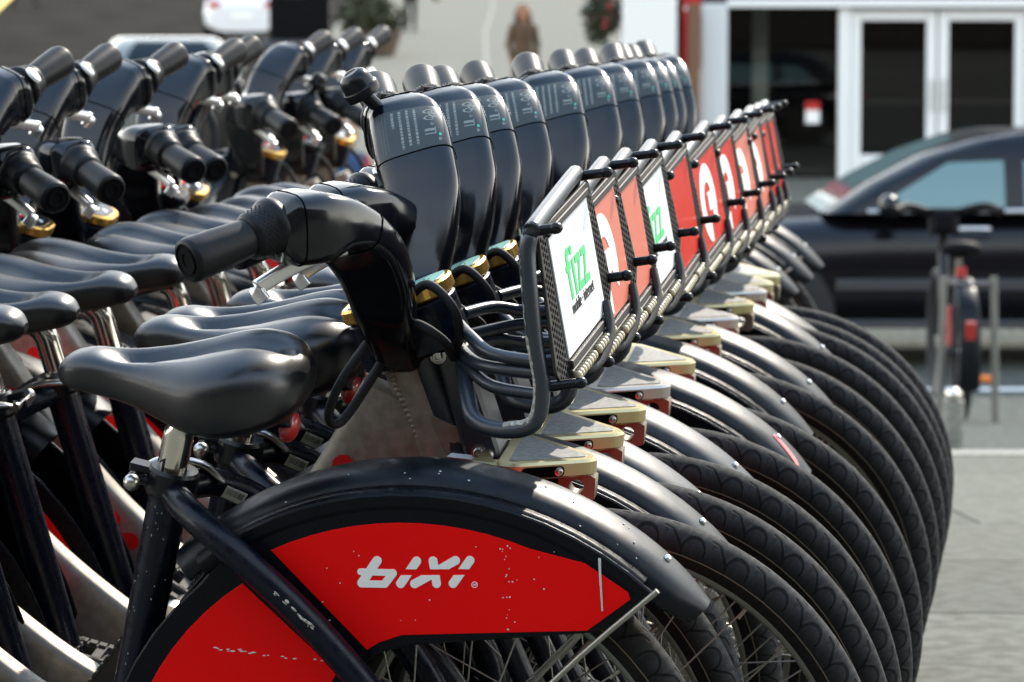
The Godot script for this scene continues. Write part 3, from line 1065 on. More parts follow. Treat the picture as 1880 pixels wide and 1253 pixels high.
		for q in lv.size():
			var d := (lv[mini(q + 1, lv.size() - 1)] - lv[maxi(q - 1, 0)]).normalized()
			var e1 := d.cross(Vector3(0.3, 0.9, -0.2 * s)).normalized()
			var e2 := d.cross(e1)
			var ring := PackedVector3Array()
			for j in 12:
				var w := TAU * j / 12.0
				ring.append(lv[q] + e1 * 0.0055 * signf(cos(w)) * pow(absf(cos(w)), 0.6) + e2 * 0.0085 * signf(sin(w)) * pow(absf(sin(w)), 0.6))
			lr.append(ring)
		g.loft(lr)
		part(bar, "brake_lever", g, M.lever_metal)
		g = G.new()
		g.tube(curve([gx * Vector3(0.0, -0.012, 0.03 * 0), gx * Vector3(0.02, 0.0, 0.0), gx * Vector3(0.012, 0.002, 0.02), gx * Vector3(-0.01, 0.0, 0.026)], 3), 0.006, 8)
		part(bar, "shift_cover", g, M.grip_dark)
	# instruction plate on the inner face of the left arm
	var ring: Array = handle_arm(-1.0)
	g = G.new()
	var grid := []
	for i in 9:
		var row := PackedVector3Array()
		var rr: PackedVector3Array = ring[32 - i]
		for j in 7:
			row.append(rr[(21 - j) % 24])
		grid.append(row)
	g.loft(grid, false, false, false, 1.0, 1.0, Vector3(0, 1, 0.3))
	for i in g.v.size():
		g.v[i] += g.n[i] * 0.0012
	part(bar, "instruction_plate", g, M.sticker)
	g = G.new()
	for s in [-1.0, 1.0]:
		var rs: Array = handle_arm(s)
		for q in [24, 39]:
			var seam := PackedVector3Array()
			for p in rs[q]:
				seam.append(p)
			g.tube(seam, 0.0011, 6, false, true)
	part(bar, "seam", g, M.hole_black).set_meta("kind", "stuff")
	var bell := G.new()
	var bt := Transform3D(face(Vector3(-0.45, 0.87, 0.2)), Vector3(0.824, 1.083, -0.196))
	bell.lathe(PackedVector2Array([Vector2(0.0215, 0.0), Vector2(0.0222, 0.003), Vector2(0.0222, 0.009), Vector2(0.0208, 0.011), Vector2(0.0195, 0.012), Vector2(0.0188, 0.02), Vector2(0.0165, 0.0265), Vector2(0.011, 0.0305), Vector2(0.0075, 0.0308), Vector2(0.007, 0.0298), Vector2(0.0001, 0.0296)]), bt, 28)
	bell.rod(bt * Vector3(0, 0.002, 0), bt * Vector3(0.008, -0.03, 0.0), 0.008, 0.008, 10)
	part(bar, "bell", bell, M.black_ring)
	g = G.new()
	g.lathe(PackedVector2Array([Vector2(0.0135, 0.0), Vector2(0.0135, 0.004), Vector2(0.011, 0.0055), Vector2(0.0001, 0.006)]), Transform3D(face(Vector3(-0.72, 0.62, 0.1)), Vector3(0.815, 1.066, 0.224)), 20)
	part(bar, "gear_indicator", g, M.white_print)
	# --- cables
	for cb in [[Vector3(0.925, 0.905, 0.05), Vector3(0.955, 0.93, 0.075), Vector3(0.985, 0.905, 0.085), Vector3(0.985, 0.865, 0.06), Vector3(0.972, 0.845, 0.04)], [Vector3(0.92, 0.885, 0.06), Vector3(0.95, 0.885, 0.085), Vector3(0.972, 0.865, 0.075), Vector3(0.975, 0.84, 0.045)], [Vector3(0.89, 0.87, 0.06), Vector3(0.855, 0.82, 0.085), Vector3(0.84, 0.78, 0.085), Vector3(0.852, 0.772, 0.07), Vector3(0.885, 0.82, 0.045), Vector3(0.9, 0.85, 0.03)], [Vector3(1.10, 0.835, 0.05), Vector3(1.125, 0.82, 0.0), Vector3(1.135, 0.84, -0.06), Vector3(1.125, 0.87, -0.10)]]:
		g = G.new()
		g.tube(curve(cb, 7), 0.0054, 10)
		part(b, "cable", g, M.cable_black)
	# --- cranks and pedals
	for s in [-1.0, 1.0]:
		var ang := 0.35 if s > 0 else 0.35 + PI
		var end := Vector3(0.376 + cos(ang) * 0.165, 0.285 + sin(ang) * 0.165, 0.075 * s)
		g = G.new()
		g.tube(PackedVector3Array([Vector3(0.376, 0.285, 0.06 * s), Vector3(0.376, 0.285, 0.06 * s).lerp(end, 0.5), end]), [0.017, 0.013, 0.013], 12, true, false, 0.7)
		g.rod(Vector3(0.376, 0.285, 0.03 * s), Vector3(0.376, 0.285, 0.078 * s), 0.022, 0.019, 18)
		g.rod(end - Vector3(0, 0, 0.012 * s), end + Vector3(0, 0, 0.014 * s), 0.018, 0.018, 18)
		var crank := part(b, "crank", g, M.lever_metal)
		g = G.new()
		var pc := end + Vector3(0, 0, 0.068 * s)
		var tilt := Basis(Vector3.BACK, 0.35)
		g.rod(end, pc + Vector3(0, 0, 0.04 * s), 0.011, 0.011, 12)
		for q in [[-0.044, 0.0, 0.014, 0.1], [0.044, 0.0, 0.014, 0.1], [0.0, -0.044, 0.09, 0.014], [0.0, 0.044, 0.09, 0.014], [0.0, 0.0, 0.09, 0.012], [0.012, 0.02, 0.012, 0.05], [-0.016, -0.02, 0.012, 0.05]]:
			g.box(pc + tilt * Vector3(q[0], 0, q[1]), Vector3(q[2], 0.028, q[3]), tilt, 0.003)
		var ped := part(b, "pedal", g, M.pedal_rubber)
		g = G.new()
		for q in 7:
			for e in [-1.0, 1.0]:
				for h in [-1.0, 1.0]:
					g.box(pc + tilt * Vector3(0.044 * e, 0.015 * h, -0.042 + q * 0.014), Vector3(0.013, 0.005, 0.010), tilt, 0.001)
					g.box(pc + tilt * Vector3(-0.039 + q * 0.013, 0.015 * h, 0.044 * e), Vector3(0.010, 0.005, 0.013), tilt, 0.001)
		part(ped, "pedal_studs", g, M.pedal_rubber).set_meta("kind", "stuff")
	g = G.new()
	g.prism(round_poly([Vector2(-0.05, 0.37), Vector2(0.3, 0.37), Vector2(0.45, 0.33), Vector2(0.45, 0.24), Vector2(0.3, 0.215), Vector2(-0.05, 0.28)], 0.03), Transform3D(Basis.IDENTITY, Vector3(0, 0, 0.095)), 0.012, 0.003)
	part(b, "chain_guard", g, M.cover_plastic)
	g = G.new()
	g.rod(Vector3(0.33, 0.26, -0.05), Vector3(0.36, 0.012, -0.17), 0.009, 0.009, 10)
	part(b, "kickstand", g, M.dull_steel)
	return b

# ---------------------------------------------------------------- the place
func ground_y(z: float) -> float:   # z: metres in front of the camera
	var k := [[-60.0, 0.0], [7.5, 0.0], [21.0, -1.06], [45.0, -0.78], [58.0, -0.65], [150.0, 2.0], [420.0, 10.5]]
	for i in k.size() - 1:
		if z <= k[i + 1][0]:
			return lerpf(k[i][1], k[i + 1][1], clampf((z - k[i][0]) / (k[i + 1][0] - k[i][0]), 0.0, 1.0))
	return k[-1][1]

func sheet(g: G, x0: float, x1: float, z0: float, z1: float, lift: float, step := 3.0) -> void:
	var n := maxi(int((z1 - z0) / step), 1)
	var rows := []
	for i in n + 1:
		var z := lerpf(z0, z1, i / float(n))
		var row := PackedVector3Array()
		for j in 9:
			row.append(Vector3(lerpf(x0, x1, j / 8.0), ground_y(z) + lift, -z))
		rows.append(row)
	g.loft(rows, false, false, false, 1.0, 1.0, Vector3.UP)

func slab(g: G, x0: float, x1: float, z0: float, z1: float, lift: float, deep: float) -> void:
	var ya := ground_y(z0) + lift
	var yb := ground_y(z1) + lift
	var a := Vector3(x0, ya, -z0)
	var b := Vector3(x1, ya, -z0)
	var c := Vector3(x1, yb, -z1)
	var d := Vector3(x0, yb, -z1)
	var dn := Vector3(0, -deep, 0)
	g.quad(a, b, c, d, Vector3.UP)
	g.quad(a, b, b + dn, a + dn, Vector3.BACK)
	g.quad(d, c, c + dn, d + dn, Vector3.FORWARD)
	g.quad(a, d, d + dn, a + dn, Vector3.LEFT)
	g.quad(b, c, c + dn, b + dn, Vector3.RIGHT)

# a figure from tapered limbs joined into one skin: [from, to, radius, radius, colour]
func figure(limbs: Array, cell := 0.035) -> G:
	var g := G.new()
	var lo := Vector3.ONE * 99
	var hi := -lo
	for l in limbs:
		for e in 2:
			lo = lo.min(l[e] - Vector3.ONE * (maxf(l[2], l[3]) + 0.08))
			hi = hi.max(l[e] + Vector3.ONE * (maxf(l[2], l[3]) + 0.08))
	var nn := Vector3i(((hi - lo) / cell).ceil()) + Vector3i.ONE
	var field := PackedFloat32Array()
	field.resize(nn.x * nn.y * nn.z)
	var dist := func(p: Vector3) -> float:
		var d := 9.0
		for l in limbs:
			var a: Vector3 = l[0]
			var ab: Vector3 = l[1] - a
			var t := clampf((p - a).dot(ab) / maxf(ab.length_squared(), 1e-6), 0.0, 1.0)
			var q := p.distance_to(a + ab * t) - lerpf(l[2], l[3], t)
			var h := clampf(0.5 + 0.5 * (d - q) / 0.03, 0.0, 1.0)
			d = lerpf(d, q, h) - 0.03 * h * (1.0 - h)
		return d
	for z in nn.z:
		for y in nn.y:
			for x in nn.x:
				field[x + nn.x * (y + nn.y * z)] = dist.call(lo + Vector3(x, y, z) * cell)
	var at := {}
	for z in nn.z - 1:
		for y in nn.y - 1:
			for x in nn.x - 1:
				var sum := Vector3.ZERO
				var cnt := 0
				var f := PackedFloat32Array()
				for c in 8:
					f.append(field[x + (c & 1) + nn.x * (y + ((c >> 1) & 1) + nn.y * (z + (c >> 2)))])
				for e in [[0, 1], [2, 3], [4, 5], [6, 7], [0, 2], [1, 3], [4, 6], [5, 7], [0, 4], [1, 5], [2, 6], [3, 7]]:
					var fa := f[e[0]]
					var fb := f[e[1]]
					if (fa < 0.0) != (fb < 0.0):
						var t := fa / (fa - fb)
						var pa := Vector3(e[0] & 1, (e[0] >> 1) & 1, e[0] >> 2)
						var pb := Vector3(e[1] & 1, (e[1] >> 1) & 1, e[1] >> 2)
						sum += pa.lerp(pb, t)
						cnt += 1
				if cnt == 0:
					continue
				var p: Vector3 = lo + (Vector3(x, y, z) + sum / cnt) * cell
				var best := 9.0
				for l in limbs:
					var ab: Vector3 = l[1] - l[0]
					var t := clampf((p - l[0]).dot(ab) / maxf(ab.length_squared(), 1e-6), 0.0, 1.0)
					var q := p.distance_to(l[0] + ab * t) - lerpf(l[2], l[3], t)
					if q < best:
						best = q
						g.col = l[4]
				var e := 0.01
				var nrm := Vector3(dist.call(p + Vector3(e, 0, 0)) - dist.call(p - Vector3(e, 0, 0)), dist.call(p + Vector3(0, e, 0)) - dist.call(p - Vector3(0, e, 0)), dist.call(p + Vector3(0, 0, e)) - dist.call(p - Vector3(0, 0, e))).normalized()
				at[Vector3i(x, y, z)] = g.put(p, nrm)
	for key in at:
		var k: Vector3i = key
		var f0 := field[k.x + nn.x * (k.y + nn.y * k.z)]
		for ax in 3:
			var u := Vector3i.ZERO
			var v := Vector3i.ZERO
			var w := Vector3i.ZERO
			u[ax] = 1
			v[(ax + 1) % 3] = 1
			w[(ax + 2) % 3] = 1
			var k1 := k + u
			var f1 := field[k1.x + nn.x * (k1.y + nn.y * k1.z)]
			if (f0 < 0.0) == (f1 < 0.0):
				continue
			if at.has(k - v) and at.has(k - w) and at.has(k - v - w):
				var a: int = at[k]
				var b: int = at[k - v]
				var c: int = at[k - v - w]
				var d: int = at[k - w]
				g.tri(a, b, c)
				g.tri(a, c, d)
	return g

func standing(skin: Color, hair: Color, top: Color, legs: Color, h := 1.66, stride := 0.1, coat := 0.0) -> Array:
	var s := h / 1.7
	var shoes := Color(0.02, 0.02, 0.02)
	var l := [
		[Vector3(0, 1.55, 0.01) * s, Vector3(0, 1.61, 0.0) * s, 0.085 * s, 0.09 * s, skin],
		[Vector3(0, 1.5, 0.09) * s, Vector3(0, 1.53, 0.095) * s, 0.028 * s, 0.022 * s, skin],
		[Vector3(0, 1.62, -0.03) * s, Vector3(0, 1.59, -0.05) * s, 0.098 * s, 0.09 * s, hair],
		[Vector3(0.085, 1.58, -0.02) * s, Vector3(0.10, 1.36, -0.01) * s, 0.045 * s, 0.05 * s, hair],
		[Vector3(-0.085, 1.58, -0.02) * s, Vector3(-0.10, 1.36, -0.01) * s, 0.045 * s, 0.05 * s, hair],
		[Vector3(0, 1.38, 0) * s, Vector3(0, 1.5, 0.0) * s, 0.055 * s, 0.05 * s, skin],
		[Vector3(-0.13, 1.33, 0) * s, Vector3(0.13, 1.33, 0) * s, 0.085 * s, 0.085 * s, top],
		[Vector3(0, 1.28, 0) * s, Vector3(0, 0.98, 0) * s, 0.15 * s, 0.145 * s, top],
		[Vector3(0, 0.98, 0) * s, Vector3(0, 0.88 - coat, 0) * s, 0.15 * s, (0.15 + coat * 0.12) * s, top if coat > 0 else legs]]
	for e in [-1.0, 1.0]:
		var f: float = e * stride
		l.append([Vector3(0.17 * e, 1.34, 0) * s, Vector3(0.23 * e, 1.08, -0.02) * s, 0.065 * s, 0.05 * s, top])
		l.append([Vector3(0.23 * e, 1.08, -0.02) * s, Vector3(0.20 * e, 0.86, 0.08) * s, 0.05 * s, 0.036 * s, top])
		l.append([Vector3(0.20 * e, 0.86, 0.08) * s, Vector3(0.195 * e, 0.77, 0.10) * s, 0.036 * s, 0.028 * s, skin])
		l.append([Vector3(0.08 * e, 0.9, 0) * s, Vector3(0.09 * e, 0.49, f * 0.6 + 0.03) * s, 0.085 * s, 0.06 * s, legs])
		l.append([Vector3(0.09 * e, 0.49, f * 0.6 + 0.03) * s, Vector3(0.09 * e, 0.09, f) * s, 0.06 * s, 0.042 * s, legs])
		l.append([Vector3(0.09 * e, 0.05, f - 0.04) * s, Vector3(0.10 * e, 0.04, f + 0.14) * s, 0.048 * s, 0.04 * s, shoes])
	return l

func person(label: String, limbs: Array, at: Vector3, turn: float) -> void:
	var o := part(self, "person", figure(limbs), M.cloth)
	o.position = at
	o.rotation.y = turn
	tag(o, label, "person")

func outline(x0: float, x1: float, hw: float, y: float, r: float) -> PackedVector3Array:
	var out := PackedVector3Array()
	for c in [[x1 - r, hw - r, 0.0], [x0 + r, hw - r, 90.0], [x0 + r, -hw + r, 180.0], [x1 - r, -hw + r, 270.0]]:
		for i in 6:
			var w := deg_to_rad(c[2] + i * 18.0)
			out.append(Vector3(c[0] + cos(w) * r, y, c[1] + sin(w) * r))
	return out

func car(called: String, label: String, at: Vector3, turn: float, paint: Material, window: Material, tall := 1.56) -> Node3D:
	var o := thing(called, label, "car", at)
	o.rotation.y = turn
	var k := tall / 1.56
	var g := G.new()
	var rings := []
	var xs := [-2.27, -2.22, -2.0, -1.5, -0.8, 0.0, 0.8, 1.3, 1.7, 2.05, 2.22, 2.28]
	var tp := [0.80, 0.95, 1.04, 1.06, 1.06, 1.06, 1.05, 1.02, 0.97, 0.88, 0.76, 0.62]
	var hw := [0.70, 0.80, 0.88, 0.915, 0.92, 0.92, 0.92, 0.915, 0.90, 0.84, 0.74, 0.62]
	for i in xs.size():
		var ring := PackedVector3Array()
		var lo := 0.26
		for j in 28:
			var a := TAU * j / 28.0
			var cy := signf(sin(a)) * pow(absf(sin(a)), 0.55)
			var cz := signf(cos(a)) * pow(absf(cos(a)), 0.38)
			ring.append(Vector3(xs[i], k * (lo + (tp[i] - lo) * (0.5 + 0.5 * cy)), hw[i] * cz * (1.0 - 0.05 * maxf(cy, 0.0))))
		rings.append(ring)
	g.loft(rings)
	part(o, "body", g, paint)
	var levels := [[-2.02, 1.12, 0.86, 1.03, 0.18], [-1.88, 0.86, 0.80, 1.22, 0.2], [-1.72, 0.55, 0.735, 1.40, 0.22], [-1.55, 0.28, 0.67, 1.51, 0.24], [-1.35, 0.08, 0.60, 1.555, 0.26]]
	g = G.new()
	rings = []
	for l in levels:
		rings.append(outline(l[0], l[1], l[2], l[3] * k, l[4]))
	g.loft(rings)
	part(o, "roof", g, paint)
	var wall := func(x: float, f: float, s: float) -> Vector3:   # a point on the leaning side, f from belt to roof
		var q := clampf(f, 0.0, 1.0) * 2.0
		var j := mini(int(q), 1)
		return Vector3(x, lerpf(levels[j][3], levels[j + 1][3], q - j) * k, s * (lerpf(levels[j][2], levels[j + 1][2], q - j) + 0.005))
	for s in [-1.0, 1.0]:
		for w in [[[0.82, 0.08], [0.36, 0.90], [0.02, 0.94], [0.02, 0.08]], [[-0.10, 0.08], [-0.10, 0.94], [-0.92, 0.9], [-0.92, 0.08]], [[-1.02, 0.08], [-1.02, 0.88], [-1.30, 0.8], [-1.52, 0.14]]]:
			g = G.new()
			var q := []
			for p in w:
				q.append(wall.call(p[0], p[1], s))
			var rows := []
			for i in 5:
				rows.append(PackedVector3Array([wall.call(lerpf(w[0][0], w[1][0], i / 4.0), lerpf(w[0][1], w[1][1], i / 4.0), s), wall.call(lerpf(w[3][0], w[2][0], i / 4.0), lerpf(w[3][1], w[2][1], i / 4.0), s)]))
			g.loft(rows, false, false, false, 1.0, 1.0, Vector3(0, 0.3, s))
			part(o, "side_window", g, window)
		g = G.new()
		g.tube(PackedVector3Array([Vector3(0.86, 1.045 * k, s * 0.875), Vector3(-0.4, 1.05 * k, s * 0.875), Vector3(-1.6, 1.06 * k, s * 0.868)]), 0.013, 8)
		part(o, "chrome_strip", g, M.lever_metal)
		g = G.new()
		g.ball(Vector3(0.74, 1.09 * k, s * 1.0), Vector3(0.07, 0.075, 0.11))
		g.rod(Vector3(0.74, 1.06 * k, s * 0.86), Vector3(0.74, 1.07 * k, s * 0.98), 0.02)
		part(o, "side_mirror", g, paint)
		for x in [0.12, -0.85]:
			g = G.new()
			g.tube(curve([Vector3(x, 0.93 * k, s * 0.905), Vector3(x + 0.03, 0.935 * k, s * 0.945), Vector3(x + 0.17, 0.935 * k, s * 0.945), Vector3(x + 0.2, 0.93 * k, s * 0.905)], 3), 0.013, 8)
			part(o, "door_handle", g, M.lever_metal)
		g = G.new()
		g.box(Vector3(-0.05, 0.30 * k, s * 0.915), Vector3(2.1, 0.05, 0.03), Basis.IDENTITY, 0.01)
		g.box(Vector3(-0.05, 0.56 * k, s * 0.925), Vector3(2.2, 0.07, 0.02), Basis.IDENTITY, 0.008)
		part(o, "side_trim", g, M.car_trim)
		for x in [-1.38, 1.40]:
			g = G.new()
			g.lathe(PackedVector2Array([Vector2(0.22, -0.11), Vector2(0.32, -0.11), Vector2(0.345, -0.08), Vector2(0.345, 0.08), Vector2(0.32, 0.11), Vector2(0.22, 0.11)]), Transform3D(Basis(Vector3.RIGHT, PI / 2), Vector3(x, 0.345, s * 0.82)), 24)
			var wl := part(o, "wheel", g, M.car_tyre)
			g = G.new()
			g.lathe(PackedVector2Array([Vector2(0.225, 0.0), Vector2(0.2, 0.03), Vector2(0.06, 0.02), Vector2(0.04, 0.04), Vector2(0.0001, 0.04)]), Transform3D(Basis(Vector3.RIGHT, PI / 2 * s), Vector3(x, 0.345, s * 0.90)), 20, true, false)
			part(wl, "wheel_rim", g, M.rim_metal)
	for e in [[levels[0][1], levels[3][1], "windscreen"], [levels[0][0], levels[3][0], "rear_window"]]:
		g = G.new()
		var rows := []
		for i in 4:
			var l: Array = levels[i]
			var x: float = l[1] + 0.006 if e[2] == "windscreen" else l[0] - 0.006
			var hwz: float = l[2] - l[4] - 0.0
			rows.append(PackedVector3Array([Vector3(x, l[3] * k, hwz), Vector3(x, l[3] * k, -hwz)]))
		g.loft(rows, false, false, false, 1.0, 1.0, Vector3(1.0 if e[2] == "windscreen" else -1.0, 0.4, 0))
		part(o, e[2], g, window)
	for s in [-1.0, 1.0]:
		g = G.new()
		g.box(Vector3(-2.235, 0.84 * k, s * 0.62), Vector3(0.06, 0.14, 0.28), Basis.IDENTITY, 0.02)
		part(o, "tail_light", g, M.tail_lens)
		g = G.new()
		g.box(Vector3(2.12, 0.72 * k, s * 0.64), Vector3(0.16, 0.12, 0.24), Basis.IDENTITY, 0.03)
		part(o, "headlight", g, M.white_sign)
	g = G.new()
	g.box(Vector3(-2.28, 0.58 * k, 0), Vector3(0.02, 0.12, 0.5), Basis.IDENTITY, 0.004)
	part(o, "number_plate", g, M.white_print)
	return o

func leafy(g: G, at: Vector3, r: Vector3, count: int, size: float, seed_: int) -> void:
	rng.seed = seed_
	for i in count:
		var d := Vector3(rng.randfn(), rng.randfn(), rng.randfn()).normalized() * pow(rng.randf(), 0.4)
		var p := at + d * r * rng.randf_range(0.75, 1.08)
		var b := Basis(Vector3(rng.randfn(), rng.randfn(), rng.randfn()).normalized(), rng.randf() * TAU)
		var s := size * rng.randf_range(0.6, 1.3)
		var t := rng.randf_range(0.6, 1.25)
		g.col = Color(0.035 * t, 0.042 * t, 0.016 * t)
		var a := p + b.x * s
		var c := p - b.x * s
		g.quad(a, p + b.y * s * 0.45, c, p - b.y * s * 0.45, b.z)
	g.col = Color.WHITE

func _ready() -> void:
	var cam := Camera3D.new()
	cam.name = "camera"
	cam.position = Vector3(0, EYE, 0)
	cam.rotation_degrees = Vector3(-PITCH, 0, 0)
	cam.fov = rad_to_deg(2.0 * atan(626.5 / 7000.0))
	cam.near = 0.1
	cam.far = 900.0
	var lens := CameraAttributesPhysical.new()
	lens.frustum_focal_length = 134.1
	lens.frustum_focus_distance = 4.32
	lens.frustum_near = 0.1
	lens.frustum_far = 900.0
	lens.exposure_aperture = 12.0
	cam.attributes = lens
	cam.fov = rad_to_deg(2.0 * atan(626.5 / 7000.0))
	add_child(cam)
	cam.current = true
	var env := Environment.new()
	env.background_mode = Environment.BG_SKY
	var sky := Sky.new()
	var sm := ProceduralSkyMaterial.new()
	sm.sky_top_color = Color(0.42, 0.52, 0.64)
	sm.sky_horizon_color = Color(1.0, 0.99, 0.95)
	sm.sky_curve = 0.42
	sm.ground_bottom_color = Color(0.3, 0.3, 0.29)
	sm.ground_horizon_color = Color(0.6, 0.6, 0.58)
	sm.sky_energy_multiplier = 1.7
	sky.sky_material = sm
	env.sky = sky
	env.tonemap_mode = Environment.TONE_MAPPER_LINEAR
	env.tonemap_exposure = 1.38
	env.sdfgi_enabled = true
	env.ssao_enabled = true
	env.ssil_enabled = true
	var we := WorldEnvironment.new()
	we.name = "world_environment"
	we.environment = env
	add_child(we)
	var sun := DirectionalLight3D.new()
	sun.name = "sun"
	sun.light_energy = 1.5
	sun.light_angular_distance = 0.6
	sun.light_color = Color(1.0, 0.96, 0.9)
	sun.shadow_enabled = true
	add_child(sun)
	sun.look_at_from_position(Vector3(0.34, 0.63, -0.70) * 10, Vector3.ZERO)
	materials()
	build_place()
	build_bikes()

func build_place() -> void:
	var m := mat("cloth", Color.WHITE, 0.85)
	m.vertex_color_use_as_albedo = true
	m = mat("leaf", Color.WHITE, 0.55)
	m.vertex_color_use_as_albedo = true
	mat("car_trim", lin(0.05, 0.05, 0.055), 0.35)
	mat("car_tyre", lin(0.015, 0.015, 0.015), 0.8)
	m = mat("dark_paint", lin(0.004, 0.004, 0.006), 0.16, 0.0, 0.42)
	m = mat("white_paint", lin(0.75, 0.76, 0.76), 0.2)
	m = mat("silver_paint", lin(0.22, 0.24, 0.23), 0.25, 0.3)
	m = mat("car_glass", lin(0.008, 0.012, 0.013), 0.06, 0.0, 0.4)
	m = mat("teal_reflection_glass", lin(0.10, 0.19, 0.20), 0.04, 0.3, 0.6)  # window glass with the teal street reflection put into its colour
	m = mat("pavement", lin(0.148, 0.148, 0.124), 0.85)
	m.albedo_texture = noise(0.02, 40, Color(0.84, 0.84, 0.83), Color(1, 1, 1), 6, 1024)
	tri_map(m, 0.55, true)
	m.normal_enabled = true
	m.normal_texture = noise_normal(0.2, 41)
	m.normal_scale = 0.05
	m = mat("asphalt_sunlit", lin(0.13, 0.138, 0.122), 0.85)  # street asphalt, sunlight put into its lighter colour
	m.albedo_texture = noise(0.02, 42, Color(0.75, 0.75, 0.75), Color(1, 1, 1), 6, 1024)
	tri_map(m, 0.6, true)
	m = mat("asphalt_shaded", lin(0.022, 0.020, 0.017), 0.85)  # road asphalt, shade put into its darker colour
	m.albedo_texture = noise(0.004, 43, Color(0.7, 0.7, 0.7), Color(1, 1, 1), 5, 1024)
	tri_map(m, 0.1, true)
	M.asphalt_shaded.metallic_specular = 0.06
	M.pavement.metallic_specular = 0.2
	M.asphalt_sunlit.metallic_specular = 0.1
	m = mat("kerb_stone", lin(0.28, 0.28, 0.24), 0.8)
	m.albedo_texture = noise(0.05, 44, Color(0.75, 0.75, 0.75), Color(1, 1, 1), 5)
	tri_map(m, 1.2, true)
	mat("stand_metal", lin(0.16, 0.16, 0.135), 0.6)
	mat("joint", lin(0.16, 0.155, 0.14), 0.9)
	mat("road_white", lin(0.7, 0.7, 0.66), 0.7)
	mat("road_yellow", lin(0.7, 0.5, 0.06), 0.7)
	m = mat("white_wall", lin(0.80, 0.81, 0.78), 0.6)
	mat("slate", lin(0.05, 0.055, 0.06), 0.6)
	m = mat("grey_wall", lin(0.62, 0.65, 0.66), 0.55)
	m = mat("frame_white", lin(0.78, 0.80, 0.79), 0.4)
	m = mat("inside_dark", lin(0.012, 0.012, 0.010), 0.8, 0.0, 0.1)
	m = mat("inside_post", lin(0.25, 0.28, 0.24), 0.7)
	m = mat("shop_glass", Color(0.02, 0.025, 0.02, 0.10), 0.02, 0.0, 0.4)
	m.transparency = BaseMaterial3D.TRANSPARENCY_ALPHA
	m = mat("banner_red", lin(0.45, 0.012, 0.012), 0.6)
	m = mat("cabinet_black", lin(0.003, 0.003, 0.004), 0.5, 0.0, 0.2)
	m = mat("cabinet_base", lin(0.05, 0.05, 0.06), 0.5)
	m = mat("pot_brown", lin(0.10, 0.065, 0.045), 0.8)
	m = mat("brick_dark", lin(0.045, 0.035, 0.03), 0.85)
	m.albedo_texture = noise(0.02, 50, Color(0.6, 0.6, 0.6), Color(1, 1, 1), 5)
	tri_map(m, 0.3, true)
	m = mat("flower_red", lin(0.22, 0.02, 0.015), 0.7)
	m = mat("rust_brown", lin(0.16, 0.08, 0.04), 0.7)

	# --- ground, plaza, street, kerbs
	var g := G.new()
	sheet(g, -260, 260, -60, 420, -0.02, 1.5)
	struct("ground", g, M.asphalt_shaded)
	g = G.new()
	sheet(g, -14, 14, -6, 15.0, -0.012, 1.5)
	var plaza := struct("plaza_pavement", g, M.joint)
	var shades := []
	for i in 4:
		var v: StandardMaterial3D = M.pavement.duplicate()
		v.albedo_color = M.pavement.albedo_color * [1.0, 0.95, 1.04, 0.98][i]
		shades.append(v)
	var za := -6.0
	var row := 0
	while za < 14.9:
		var zb: float = minf(za + 1.5, 14.995)
		var xa := -14.0 + 0.9 * (row % 2)
		while xa < 13.9:
			g = G.new()
			slab(g, xa + 0.006, minf(xa + 2.4, 14.0) - 0.006, za + 0.006, zb - 0.006, 0.0, 0.012)
			part(plaza, "paving_slab", g, shades[(row * 3 + int(xa * 7)) % 4 if xa > 0 else row % 4])
			xa += 2.4
		za = zb
		row += 1
	for i in 12:
		g = G.new()
		slab(g, -14.0 + i * 2.35, -14.0 + i * 2.35 + 2.33, 15.0, 15.42, 0.005, 0.3)
		struct("kerb", g, M.kerb_stone)
	g = G.new()
	sheet(g, -260, 260, 15.4, 28.5, -0.012, 1.0)
	struct("street", g, M.asphalt_sunlit)
	g = G.new()
	sheet(g, -60, 60, 22.0, 22.16, -0.006, 0.2)
	part(self, "ground_line_marking", g, M.road_white).set_meta("kind", "structure")
	g = G.new()
	sheet(g, -3.5, 40, 28.5, 45, 0.1, 1.5)
	slab(g, -3.5, 40, 28.4, 28.8, 0.1, 0.3)
	struct("far_pavement", g, M.pavement)
	g = G.new()
	var rows := []
	for i in 60:
		var z := lerpf(45, 260, i / 59.0)
		rows.append(PackedVector3Array([Vector3(-3.5 - (z - 45) * 0.018, ground_y(z) + 0.1, -z), Vector3(8, ground_y(z) + 0.1, -z), Vector3(40, ground_y(z) + 0.1, -z)]))
	g.loft(rows, false, false, false, 1.0, 1.0, Vector3.UP)
	struct("rising_pavement", g, M.pavement)
	g = G.new()
	rows = []
	for i in 20:
		var z := lerpf(92, 260, i / 19.0)
		rows.append(PackedVector3Array([Vector3(-15.6 - (z - 115) * 0.10, ground_y(z) + 0.004, -z), Vector3(-15.25 - (z - 115) * 0.10, ground_y(z) + 0.004, -z)]))
	g.loft(rows, false, false, false, 1.0, 1.0, Vector3.UP)
	struct("yellow_road_line", g, M.road_yellow)
	g = G.new()
	rows = []
	for p in [[888, 48.0], [884, 62.0], [893, 75.0], [890, 90.0], [905, 110.0], [902, 140.0]]:
		var x: float = (p[0] - 940.0) / 7000.0 * p[1]
		rows.append(PackedVector3Array([Vector3(x - 0.03, ground_y(p[1]) + 0.106, -p[1]), Vector3(x + 0.04, ground_y(p[1]) + 0.106, -p[1])]))
	g.loft(rows, false, false, false, 1.0, 1.0, Vector3.UP)
	struct("pavement_crack", g, M.joint)

	# --- cars
	car("parked_car", "dark purple black car parked across the street with pale side window", Vector3(3.02, ground_y(24) - 0.01, -24), PI, M.dark_paint, M.teal_reflection_glass, 1.43)
